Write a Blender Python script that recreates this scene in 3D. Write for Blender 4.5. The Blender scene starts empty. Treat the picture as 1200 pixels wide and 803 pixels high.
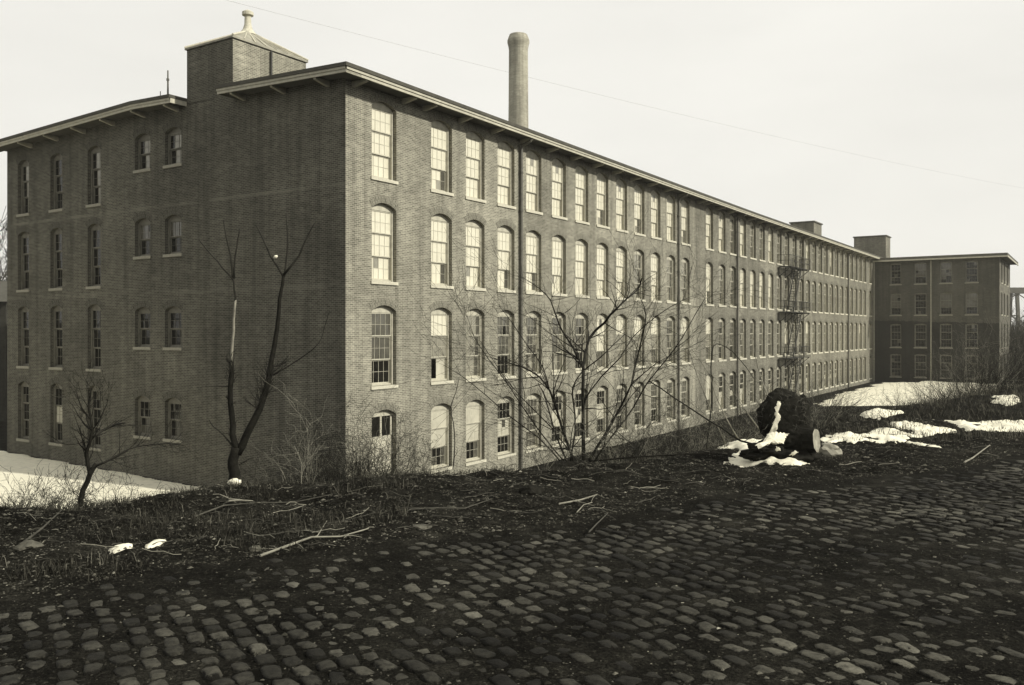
import bpy, math, random
import numpy as np
from mathutils import Vector, noise
R0 = random.Random(7)
EYE = 7.0
F, CX, CY = 1036., 606., 388.5
AZ = .578
sc = bpy.context.scene
COL = sc.collection
def V(*a): return Vector(a)
U = V(math.sin(AZ), math.cos(AZ), 0)          # along the long facade, away from the camera
W = V(-math.cos(AZ), math.sin(AZ), 0)         # along the end wall, away to the left
CO = V((405-CX)/F*33.5, 33.5, 0)              # near corner of the mill
def at(x, y, Y):                              # point seen at photo pixel x,y at distance Y
    return V((x-CX)/F*Y, Y, (CY-y)/F*Y+EYE)

# ------------------------------------------------------------------ materials
TINT = (1.0, .952, .755)
def g(v): return (v*TINT[0], v*TINT[1], v*TINT[2], 1)
MATS = {}
class NT:
    def __init__(s, name):
        m = bpy.data.materials.new(name); m.use_nodes = True
        s.m = m; s.t = m.node_tree; s.n = s.t.nodes; s.l = s.t.links
        s.b = s.n['Principled BSDF']; MATS[name] = m
    def new(s, typ, **k):
        nd = s.n.new(typ)
        for a, b in k.items(): setattr(nd, a, b)
        return nd
    def link(s, a, b): s.l.new(a, b)
    def noise(s, vec, scale, detail=4, rough=.6):
        nz = s.new('ShaderNodeTexNoise'); nz.inputs['Scale'].default_value = scale
        nz.inputs['Detail'].default_value = detail; nz.inputs['Roughness'].default_value = rough
        if vec is not None: s.link(vec, nz.inputs['Vector'])
        return nz.outputs['Fac']
    def ramp(s, fac, stops):
        r = s.new('ShaderNodeValToRGB'); e = r.color_ramp.elements
        while len(e) < len(stops): e.new(.5)
        for el, (p, v) in zip(e, stops): el.position = p; el.color = v if isinstance(v, tuple) else g(v)
        s.link(fac, r.inputs['Fac']); return r.outputs['Color']
    def mix(s, a, b, fac, mode='MIX'):
        m = s.new('ShaderNodeMix', data_type='RGBA', blend_type=mode)
        for v, i in ((a, 6), (b, 7)):
            if isinstance(v, (tuple, list)): m.inputs[i].default_value = v
            else: s.link(v, m.inputs[i])
        if isinstance(fac, (int, float)): m.inputs[0].default_value = fac
        else: s.link(fac, m.inputs[0])
        return m.outputs[2]
    def mapping(s, vec, scale=(1, 1, 1), rot=(0, 0, 0)):
        mp = s.new('ShaderNodeMapping'); mp.inputs['Scale'].default_value = scale; mp.inputs['Rotation'].default_value = rot
        s.link(vec, mp.inputs['Vector']); return mp.outputs['Vector']
    def bump(s, h, strength, dist):
        b = s.new('ShaderNodeBump'); b.inputs['Strength'].default_value = strength; b.inputs['Distance'].default_value = dist
        s.link(h, b.inputs['Height']); s.link(b.outputs['Normal'], s.b.inputs['Normal'])
    def tc(s, o='Object'): return s.new('ShaderNodeTexCoord').outputs[o]
def simple(name, lo, hi=None, scale=6., rough=.8, spec=.3, bump=0, metal=0):
    t = NT(name); hi = hi or lo
    c = t.ramp(t.noise(t.tc(), scale, 5), [(.3, lo), (.7, hi)])
    t.link(c, t.b.inputs['Base Color']); t.b.inputs['Roughness'].default_value = rough
    t.b.inputs['Specular IOR Level'].default_value = spec; t.b.inputs['Metallic'].default_value = metal
    if bump: t.bump(t.noise(t.tc(), scale*2, 6), .6, bump)
    return t.m

def brick(name, lo, hi, mortar, band=None, dark_below=None):
    """Brick wall, UV in metres; course height 7 cm."""
    t = NT(name); uv = t.tc('UV')
    b = t.new('ShaderNodeTexBrick'); t.link(uv, b.inputs['Vector'])
    for k, v in (('Scale', 1.), ('Mortar Size', .0085), ('Mortar Smooth', .3), ('Bias', 0.), ('Brick Width', .215), ('Row Height', .072)):
        b.inputs[k].default_value = v
    b.inputs['Color1'].default_value = g(lo); b.inputs['Color2'].default_value = g(hi); b.inputs['Mortar'].default_value = g(mortar)
    # courses weathered differently, in long streaks along the courses
    st = t.noise(t.mapping(uv, (1.2, 7, 1)), 1.0, 6, .75)
    c = t.mix(b.outputs['Color'], t.ramp(st, [(.25, (.68, .68, .68, 1)), (.5, (1, 1, 1, 1)), (.78, (1.35, 1.35, 1.35, 1))]), 1.0, 'MULTIPLY')
    big = t.noise(t.mapping(uv, (.16, .25, 1)), 1.0, 5, .65)
    c = t.mix(c, t.ramp(big, [(.3, (.68, .68, .68, 1)), (.7, (1.3, 1.3, 1.3, 1))]), 1.0, 'MULTIPLY')
    run = t.noise(t.mapping(uv, (2.6, .12, 1)), 1.0, 4, .6)       # rain runs
    c = t.mix(c, t.ramp(run, [(.32, (.70, .70, .70, 1)), (.5, (1, 1, 1, 1)), (.72, (1.22, 1.22, 1.22, 1))]), 1.0, 'MULTIPLY')
    pale = t.noise(t.mapping(uv, (.9, 1.1, 1)), 1.0, 6, .7)       # patches of lime bloom
    c = t.mix(c, g(hi*2.0), t.ramp(pale, [(.58, (0, 0, 0, 1)), (.74, (.6, .6, .6, 1))]))
    if band or dark_below:
        sp = t.new('ShaderNodeSeparateXYZ'); t.link(uv, sp.inputs[0])
    for (zc, half, amt) in band or ():
        w = t.new('ShaderNodeMath', operation='SUBTRACT'); t.link(sp.outputs[1], w.inputs[0]); w.inputs[1].default_value = zc
        a = t.new('ShaderNodeMath', operation='ABSOLUTE'); t.link(w.outputs[0], a.inputs[0])
        l = t.new('ShaderNodeMath', operation='LESS_THAN'); t.link(a.outputs[0], l.inputs[0]); l.inputs[1].default_value = half
        br = t.new('ShaderNodeMath', operation='MULTIPLY'); t.link(l.outputs[0], br.inputs[0])
        t.link(t.ramp(t.noise(t.mapping(uv, (.5, 2, 1)), 1., 5), [(.42, (0, 0, 0, 1)), (.6, (amt, amt, amt, 1))]), br.inputs[1])
        c = t.mix(c, g(mortar*1.1), br.outputs[0])
    if dark_below:  # darkens the brick below a sloping ragged line
        z0, sl, k = dark_below
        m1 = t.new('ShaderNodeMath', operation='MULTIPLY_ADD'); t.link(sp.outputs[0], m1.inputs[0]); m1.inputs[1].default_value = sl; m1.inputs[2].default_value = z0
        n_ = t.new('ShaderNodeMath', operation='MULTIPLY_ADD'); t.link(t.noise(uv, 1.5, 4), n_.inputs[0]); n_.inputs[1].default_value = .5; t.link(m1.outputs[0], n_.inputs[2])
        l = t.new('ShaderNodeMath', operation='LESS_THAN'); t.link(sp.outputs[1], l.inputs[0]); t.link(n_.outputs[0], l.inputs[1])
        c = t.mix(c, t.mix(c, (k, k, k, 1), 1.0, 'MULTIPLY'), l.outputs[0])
    t.link(c, t.b.inputs['Base Color'])
    t.b.inputs['Roughness'].default_value = .9; t.b.inputs['Specular IOR Level'].default_value = .15
    t.bump(b.outputs['Fac'], -.6, .012)
    return t.m
def pane(name, base, rough, gloss, base2=None):
    """Old window glass, opaque from outside: dark room, dust, whitewash, painted jamb shadow or sky reflection behind a reflecting surface."""
    t = NT(name)
    nz = t.noise(t.mapping(t.tc(), (1.1, 1, .8)), 1.7, 5, .65)
    c = t.ramp(nz, [(.3, base), (.7, base2 or base*1.25)])
    t.link(c, t.b.inputs['Base Color']); t.b.inputs['Roughness'].default_value = rough
    t.b.inputs['Specular IOR Level'].default_value = gloss
    t.bump(t.noise(t.tc(), 1.3, 2), .25, .03)
    return t.m

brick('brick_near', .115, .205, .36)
brick('brick_end_shaded', .042, .084, .18, band=[(EYE+5.62, .07, .45), (EYE+1.75, .1, .25)])  # same brick darkened: the end wall's shade is in its colour
brick('brick_long', .085, .15, .26)
brick('brick_wing', .04, .062, .10, dark_below=(EYE+1.15, -.03, .34))
brick('brick_wing_end', .06, .1, .14, band=[(EYE+5.6, .9, 1.), (EYE-2.2, 1.0, .9)])  # pale bands: sunlit patches painted into the brick
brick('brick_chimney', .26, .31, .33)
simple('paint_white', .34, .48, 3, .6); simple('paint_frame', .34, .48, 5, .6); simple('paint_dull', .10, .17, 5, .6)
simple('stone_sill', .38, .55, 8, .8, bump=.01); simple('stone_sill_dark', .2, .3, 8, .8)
simple('tar_roof', .05, .08, 2, .9); simple('eave_dark', .06, .1, 4, .8); simple('soffit', .05, .08, 4, .8)
simple('iron_pipe', .07, .12, 5, .6, .4); simple('iron_black', .015, .03, 6, .6, .4)
simple('slate', .18, .32, 2.5, .7); simple('pipe_pale', .22, .3, 5, .6)
simple('bark_dark', .007, .02, 14, .95, .05, .02); simple('bark_mid', .03, .075, 14, .9, .2, .01)
simple('bark_pale', .14, .30, 9, .9, .2); simple('twig', .012, .035, 10, .9, .1); simple('twig_far', .03, .055, 10, .9, .1)
simple('stalk_pale', .12, .26, 9, .9, .2); simple('wood_cut', .16, .34, 12, .9, .2, .02)
simple('rock', .05, .12, 9, .9, .1, .03); simple('shed_wood', .02, .04, 4, .9); simple('trestle_steel', .06, .09, 4, .7)
simple('grass_dead', .012, .05, 3, .9, .03); simple('grass_pale', .05, .13, 3, .9, .03); simple('litter', .012, .07, 2.5, .9, .2); simple('leaf_mat', .010, .045, 3, .95, .03)
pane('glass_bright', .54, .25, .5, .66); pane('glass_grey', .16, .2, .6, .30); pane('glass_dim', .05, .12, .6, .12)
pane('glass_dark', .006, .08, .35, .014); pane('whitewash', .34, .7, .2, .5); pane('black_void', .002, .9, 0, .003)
# snow
t = NT('snow'); oc = t.tc()
c = t.ramp(t.noise(oc, 3.0, 6, .7), [(.25, .48), (.45, .70), (.8, .84)])
t.link(c, t.b.inputs['Base Color']); t.b.inputs['Roughness'].default_value = .7; t.b.inputs['Specular IOR Level'].default_value = .2
t.b.inputs['Subsurface Weight'].default_value = 0
t.bump(t.noise(oc, 9.0, 6, .7), .8, .03)
# soil: black cinders and mud with paler grit
t = NT('soil'); oc = t.tc()
a = t.noise(oc, 1.1, 6, .65); b_ = t.noise(oc, 26.0, 4, .75); d_ = t.noise(oc, 6.0, 6, .7)
c = t.mix(t.ramp(a, [(.3, .006), (.55, .015), (.75, .036)]), t.ramp(d_, [(.4, (.6, .6, .6, 1)), (.6, (1.1, 1.1, 1.1, 1)), (.75, (2.0, 2, 2, 1))]), 1., 'MULTIPLY')
c = t.mix(c, g(.09), t.ramp(b_, [(.56, (0, 0, 0, 1)), (.74, (.5, .5, .5, 1))]))
c = t.mix(c, t.ramp(t.noise(oc, 60, 3, .7), [(.35, (.45, .45, .45, 1)), (.65, (1.5, 1.5, 1.5, 1))]), 1., 'MULTIPLY')
t.link(c, t.b.inputs['Base Color']); t.b.inputs['Roughness'].default_value = .95; t.b.inputs['Specular IOR Level'].default_value = .02
t.bump(b_, 1., .045)
# setts
t = NT('sett_stone'); oc = t.tc(); gi = t.new('ShaderNodeNewGeometry')
c = t.ramp(gi.outputs['Random Per Island'], [(0, .030), (.35, .058), (.8, .088), (1, .14)])
c = t.mix(c, t.ramp(t.noise(oc, 22, 5, .7), [(.3, (.35, .35, .35, 1)), (.55, (1, 1, 1, 1)), (.8, (1.35, 1.35, 1.35, 1))]), 1., 'MULTIPLY')
big = t.noise(oc, .55, 5, .6)
c = t.mix(c, t.ramp(big, [(.36, (.25, .25, .25, 1)), (.6, (1, 1, 1, 1))]), 1., 'MULTIPLY')
at_ = t.new('ShaderNodeAttribute', attribute_name='mud')
ad = t.new('ShaderNodeMath', operation='MULTIPLY_ADD'); t.link(t.noise(oc, 16, 5, .8), ad.inputs[0]); ad.inputs[1].default_value = 1.5; t.link(at_.outputs['Fac'], ad.inputs[2])
c = t.mix(g(.009), c, t.ramp(ad.outputs[0], [(.92, (0, 0, 0, 1)), (1.25, (1, 1, 1, 1))] if False else [(.88, (0, 0, 0, 1)), (1.08, (1, 1, 1, 1))]))
t.link(c, t.b.inputs['Base Color']); t.b.inputs['Roughness'].default_value = .8; t.b.inputs['Specular IOR Level'].default_value = .10
t.bump(t.noise(oc, 34, 6, .75), .9, .02)
M = MATS

# ------------------------------------------------------------------ mesh collector
class MB:
    def __init__(s): s.v = []; s.f = []; s.mi = []; s.uv = []; s.useuv = False
    def face(s, pts, uv=None, mi=0):
        n = len(s.v); s.v += [tuple(p) for p in pts]; s.f.append(tuple(range(n, n+len(pts)))); s.mi.append(mi)
        if uv: s.useuv = True
        s.uv += (uv or [(p[0]+p[1], p[2]) for p in pts])
    def box(s, o, ax, ay, az, mi=0):
        """o = corner; ax, ay, az edge vectors (right-handed)"""
        o = Vector(o); ax = Vector(ax); ay = Vector(ay); az = Vector(az)
        P = [o, o+ax, o+ax+ay, o+ay, o+az, o+ax+az, o+ax+ay+az, o+ay+az]
        for q in ((0, 3, 2, 1), (4, 5, 6, 7), (0, 1, 5, 4), (1, 2, 6, 5), (2, 3, 7, 6), (3, 0, 4, 7)):
            e1 = (P[q[1]]-P[q[0]]); e2 = (P[q[3]]-P[q[0]])
            if abs(e1.normalized().z) > .7: l = [(0, 0), (0, e1.length), (e2.length, e1.length), (e2.length, 0)]
            else: l = [(0, 0), (e1.length, 0), (e1.length, e2.length), (0, e2.length)]
            z = P[q[0]].z
            s.face([P[i] for i in q], [(a, b+z) for a, b in l], mi)
    def bar(s, a, b, w, d=None, mi=0):
        a = Vector(a); b = Vector(b); d = d or w; t = (b-a).normalized()
        x = t.cross(V(0, 0, 1)) if abs(t.z) < .95 else t.cross(V(1, 0, 0)); x.normalize(); y = x.cross(t)
        s.box(a-x*w/2-y*d/2, x*w, b-a, y*d, mi)
    def tube(s, pts, rad, n=6, cap=True, mi=0):
        k0 = len(s.v); m = len(pts)
        ref = None
        for i, p in enumerate(pts):
            tn = (pts[min(i+1, m-1)]-pts[max(i-1, 0)])
            if tn.length < 1e-7: tn = V(0, 0, 1)
            tn.normalize()
            if ref is None:
                ref = tn.cross(V(0, 0, 1)) if abs(tn.z) < .9 else tn.cross(V(1, 0, 0))
            x = ref - tn*ref.dot(tn)
            if x.length < 1e-6: x = tn.orthogonal()
            x.normalize(); ref = x; y = tn.cross(x); r = rad[i] if hasattr(rad, '__len__') else rad
            for j in range(n):
                a = 2*math.pi*j/n; s.v.append(tuple(p+x*(math.cos(a)*r)+y*(math.sin(a)*r)))
        for i in range(m-1):
            for j in range(n):
                a = k0+i*n+j; b = k0+i*n+(j+1) % n
                s.f.append((a, b, b+n, a+n)); s.mi.append(mi); s.uv += [(0, 0)]*4
        if cap:
            s.f.append(tuple(k0+j for j in reversed(range(n)))); s.mi.append(mi); s.uv += [(0, 0)]*n
            s.f.append(tuple(k0+(m-1)*n+j for j in range(n))); s.mi.append(mi); s.uv += [(0, 0)]*n
    def mesh(s, name, mats, smooth=False, off=None):
        me = bpy.data.meshes.new(name)
        vs = s.v if off is None else [(x-off[0], y-off[1], z-off[2]) for x, y, z in s.v]
        me.from_pydata(vs, [], s.f)
        if s.useuv:
            ul = me.uv_layers.new(name='UVMap'); ul.data.foreach_set('uv', [c for p in s.uv for c in p])
        for m in (mats if isinstance(mats, (list, tuple)) else [mats]): me.materials.append(M[m])
        me.polygons.foreach_set('material_index', s.mi)
        if smooth: me.polygons.foreach_set('use_smooth', [True]*len(s.f))
        me.update(); return me
    def build(s, name, mats, parent=None, smooth=False, loc=None):
        """world-space vertices; parented objects sit relative to the parent's location"""
        loc = Vector(loc) if loc is not None else V(0, 0, 0)
        o = None
        base = parent_world(parent)
        org = base if parent else loc
        o = bpy.data.objects.new(name, s.mesh(name, mats, smooth, org)); COL.objects.link(o)
        if parent: o.parent = parent
        else: o.location = loc
        return o
def parent_world(p):
    l = V(0, 0, 0)
    while p is not None: l += p.location; p = p.parent
    return l
def tag(o, label=None, cat=None, group=None, kind=None):
    for k, v in (('label', label), ('category', cat), ('group', group), ('kind', kind)):
        if v: o[k] = v
    return o
def empty(name, loc, label, cat, group=None):
    o = bpy.data.objects.new(name, None); COL.objects.link(o); o.location = loc; o.empty_display_size = .3
    return tag(o, label, cat, group)

# ------------------------------------------------------------------ terrain
EDGE = [(-120, -40), (-30, 1), (-9, 7.2), (-5.4, 8.6), (-3.75, 9.7), (-2.1, 10.45), (-.5, 11.2), (.84, 11.8), (2.6, 12.8), (4.3, 15.2), (5.9, 17.5),
        (9.3, 21.2), (12.8, 25.4), (18.5, 31), (28, 38), (44, 50), (75, 72), (200, 120), (800, 300)]
E_ = [Vector((a, b)) for a, b in EDGE]
def edge_dist(x, y):
    p = Vector((x, y)); best = 1e9; sg = 1
    for a, b in zip(E_, E_[1:]):
        d = b-a; t = max(0, min(1, (p-a).dot(d)/d.length_squared)); q = a+d*t; l = (p-q).length
        if l < best: best = l; sg = 1 if d.cross(p-a) > 0 else -1
    return best*sg          # positive towards the mill
def smooth(a, b, x):
    t = max(0., min(1., (x-a)/(b-a))); return t*t*(3-2*t)
ROADP = Vector((-2.7, 5.9)); RD = Vector((.846, .533)).normalized(); RN = Vector((RD.y, -RD.x))   # RN points to the camera side
def road_in(x, y):
    q = Vector((x, y))-ROADP; t = q.dot(RD)
    return q.dot(RN) + .16*math.sin(t*1.1+.6) + .12*noise.noise(V(t*1.7, 3, 0)) - .004*max(0, t)**1.5*0
def ground(x, y, fine=True):
    d = edge_dist(x, y)
    rel = Vector((x-CO.x, y-CO.y)); uu = rel.dot(U.xy); vv = rel.dot(W.xy)
    yard = -6.88 + .0045*max(0, min(uu, 100)) + .02*max(0, min(vv, 30))
    r = math.hypot(x, y)
    yard += .35*noise.noise(V(x*.05, y*.05, 2))*smooth(2, 12, d)*(0 if (-4 < uu < 100 and -6 < vv < 30) else 1)
    if r > 160: yard += (noise.noise(V(x*.006, y*.006, 5))+.35)*11*smooth(160, 420, r)
    top = -1.7
    near = 1-smooth(18, 40, r)
    ro = road_in(x, y)
    top += .05*noise.noise(V(x*.5, y*.5, 1)) * smooth(0, -1.2, ro) if ro < 0 else 0
    if ro < 0 and r < 40:
        top += near*(.05*noise.noise(V(x*1.6, y*1.6, 3)) + .16*smooth(-2.6, -.4, d)*(.25+noise.noise(V(x*1.1, y*1.1, 9)))) * smooth(0, -1, ro)
    if r > 30: top += smooth(30, 160, r)*3.2*(x > 0) + smooth(200, 500, r)*6*(x > 0)
    k = smooth(-.15, 1, d/7.2) if d > -1 else 0
    h = top + (yard-top)*k if d > -1.1 else top
    if d > 0: h += .12*noise.noise(V(x*.7, y*.7, 4))*smooth(0, 1, d)*(1-smooth(8, 14, d))
    if fine and r < 26:
        a = smooth(-.0, -.5, ro) if ro > -.5 else 1
        n1 = noise.noise(V(x*3, y*3, 0))*.035 + noise.noise(V(x*12, y*12, 7))*.018 + max(0, noise.noise(V(x*7, y*7, 17)))*.05
        h += n1*(.25+.75*a)
    return h+EYE
def axis(lo, hi, step, far, gr=1.16):
    c = list(np.arange(lo, hi+1e-6, step)); s = step; x = hi
    while x < far: s *= gr; x += s; c.append(x)
    s = step; x = lo; pre = []
    while x > -far: s *= gr; x -= s; pre.append(x)
    return pre[::-1]+c
xs = axis(-8.5, 10.5, .075, 640); ys = axis(3.3, 16.5, .075, 640)
vv_ = [(x, y, ground(x, y)) for y in ys for x in xs]; nx = len(xs)
ff_ = [(j*nx+i, j*nx+i+1, (j+1)*nx+i+1, (j+1)*nx+i) for j in range(len(ys)-1) for i in range(nx-1)]
me = bpy.data.meshes.new('ground'); me.from_pydata(vv_, [], ff_); me.materials.append(M['soil'])
me.polygons.foreach_set('use_smooth', [True]*len(ff_)); me.update()
o = bpy.data.objects.new('ground', me); COL.objects.link(o); tag(o, 'black cindery ground between the cobbled road and the mill yard', kind='structure')

# cobbled road: domed setts bedded in mud
rr = random.Random(11); m = MB()
COURSE, SL = .128, .175
ti = -4.0
vs, fs = [], []
while ti < 30:
    wj = -.2+rr.uniform(-.1, .1)
    while wj < 9.5:
        L_ = SL*rr.uniform(.75, 1.25); B_ = COURSE*rr.uniform(.85, 1.0)
        q = ROADP+RD*(ti+.03*math.sin(wj*2.1)+rr.uniform(-.012, .012))+RN*(wj+L_/2)
        x, y = q
        ro = road_in(x, y)
        vis = rr.random() < .975 and y > 2.6 and abs(x-.0) < .62*y+1.6 and ro > rr.uniform(-.1, .35) and math.hypot(x, y) < 26
        if vis:
            wear = noise.noise(V(x*.55, y*.55, 21))*.5+.5
            lift = -.011+.026*wear+rr.uniform(-.010, .009)
            z = ground(x, y, False)+lift
            k0 = len(vs); n = 8
            tiltx, tilty = rr.uniform(-.09, .09), rr.uniform(-.09, .09); ro_ = rr.gauss(0, .10); sk = rr.uniform(-.15, .15)
            hw, hl = (B_-.012)/2, (L_-.010)/2
            for ring, (sz, dz) in enumerate(((1.0, -.030), (.92, -.003), (.66, .003))):
                for j in range(n):
                    a = 2*math.pi*(j+.5)/n
                    cx_ = math.cos(a); sy_ = math.sin(a); pw = .48
                    px = math.copysign(abs(cx_)**pw, cx_)*hw*sz*rr.uniform(.76, 1.08); py = math.copysign(abs(sy_)**pw, sy_)*hl*sz*rr.uniform(.80, 1.06)
                    px += py*(ro_+sk*.6); py -= px*ro_; w_ = q+RD*px+RN*py
                    vs.append((w_.x, w_.y, z+dz+tiltx*px+tilty*py+rr.uniform(-.002, .002)))
            vs.append((q.x, q.y, z+.006))
            for ring in range(2):
                for j in range(n):
                    a = k0+ring*n+j; b = k0+ring*n+(j+1) % n; fs.append((a, b, b+n, a+n)[::-1])
            for j in range(n): fs.append((k0+2*n+j, k0+2*n+(j+1) % n, k0+3*n)[::-1])
        wj += L_+.002
    ti += COURSE
me = bpy.data.meshes.new('road'); me.from_pydata(vs, [], fs); me.materials.append(M['sett_stone'])
mat_ = me.attributes.new('mud', 'FLOAT', 'POINT'); mat_.data.foreach_set('value', ([0.]*8+[.16]*8+[.42]*8+[.5])*(len(vs)//25))
me.polygons.foreach_set('use_smooth', [True]*len(fs)); me.update()
import bmesh
bmm = bmesh.new(); bmm.from_mesh(me); bmesh.ops.recalc_face_normals(bmm, faces=bmm.faces); bmm.to_mesh(me); bmm.free()
o = bpy.data.objects.new('road', me); COL.objects.link(o); tag(o, 'cobbled road of worn stone setts bedded in dark mud', kind='structure')

# ------------------------------------------------------------------ facade builder
NS = 8
def arc(x0, x1, zs, rise, n=NS, off=0.):
    if rise < 1e-3: return [V(x0+(x1-x0)*i/n, 0, zs) for i in range(n+1)]
    w = (x1-x0)/2; r = (w*w+rise*rise)/(2*rise); cz = zs+rise-r; cx = (x0+x1)/2; a0 = math.asin(w/r)
    return [V(cx+(r+off)*math.sin(-a0+2*a0*i/n), 0, cz+(r+off)*math.cos(-a0+2*a0*i/n)) for i in range(n+1)]
def facade(mb, O, X, Yin, length, zlo, ztop, cols, cuts=(), depth=.34, ring=True, x_start=0.):
    """cols: list of (x0, x1, [(zsill, zspring, rise), ...bottom first]); local x along X, y inward"""
    P = lambda x, z, d=0: (O.x+X.x*x+Yin.x*d, O.y+X.y*x+Yin.y*d, z)
    def quad(xa, xb, za, zb, ta=None, tb=None):
        za2 = za; ta = zb if ta is None else ta; tb = zb if tb is None else tb
        mb.face([P(xa, za), P(xb, za), P(xb, tb), P(xa, ta)], [(xa, za), (xb, za), (xb, tb), (xa, ta)])
    def plain(xa, xb):
        pts = [xa]+[c for c in sorted(cuts) if xa+1e-4 < c < xb-1e-4]+[xb]
        for a, b in zip(pts, pts[1:]): quad(a, b, zlo, None, ztop(a), ztop(b))
    x = x_start
    for (x0, x1, ops) in sorted(cols):
        if x0 > x: plain(x, x0)
        z = zlo
        for k, (zs, zp, rise) in enumerate(ops):
            quad(x0, x1, z, zs)
            last = k == len(ops)-1
            A = arc(x0, x1, zp, rise)
            zn = None if last else (zp+rise+.35)
            for a, b in zip(A, A[1:]):
                ta = ztop(a.x) if last else zn; tb = ztop(b.x) if last else zn
                mb.face([P(a.x, a.z), P(b.x, b.z), P(b.x, tb), P(a.x, ta)], [(a.x, a.z), (b.x, b.z), (b.x, tb), (a.x, ta)])
                mb.face([P(a.x, a.z), P(a.x, a.z, depth), P(b.x, b.z, depth), P(b.x, b.z)], [(0, a.x), (depth, a.x), (depth, b.x), (0, b.x)])
            mb.face([P(x0, zs), P(x0, zs, depth), P(x0, zp, depth), P(x0, zp)], [(0, zs), (depth, zs), (depth, zp), (0, zp)])
            mb.face([P(x1, zs, depth), P(x1, zs), P(x1, zp), P(x1, zp, depth)], [(0, zs), (depth, zs), (depth, zp), (0, zp)])
            mb.face([P(x0, zs, depth), P(x0, zs), P(x1, zs), P(x1, zs, depth)], [(x0, 0), (x0, depth), (x1, depth), (x1, 0)])
            if ring and rise > .05:
                B = arc(x0, x1, zp, rise, NS, .30); L = 0.; e = -.008
                for i in range(NS):
                    sl = (A[i+1]-A[i]).length
                    mb.face([P(A[i].x, A[i].z, e), P(A[i+1].x, A[i+1].z, e), P(B[i+1].x, B[i+1].z, e), P(B[i].x, B[i].z, e)],
                            [(0, L), (0, L+sl), (.3, L+sl), (.3, L)])
                    mb.face([P(B[i].x, B[i].z, e), P(B[i+1].x, B[i+1].z, e), P(B[i+1].x, B[i+1].z, .002), P(B[i].x, B[i].z, .002)])
                    L += sl
            z = zn if not last else z
        x = x1
    plain(x, length)

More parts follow.
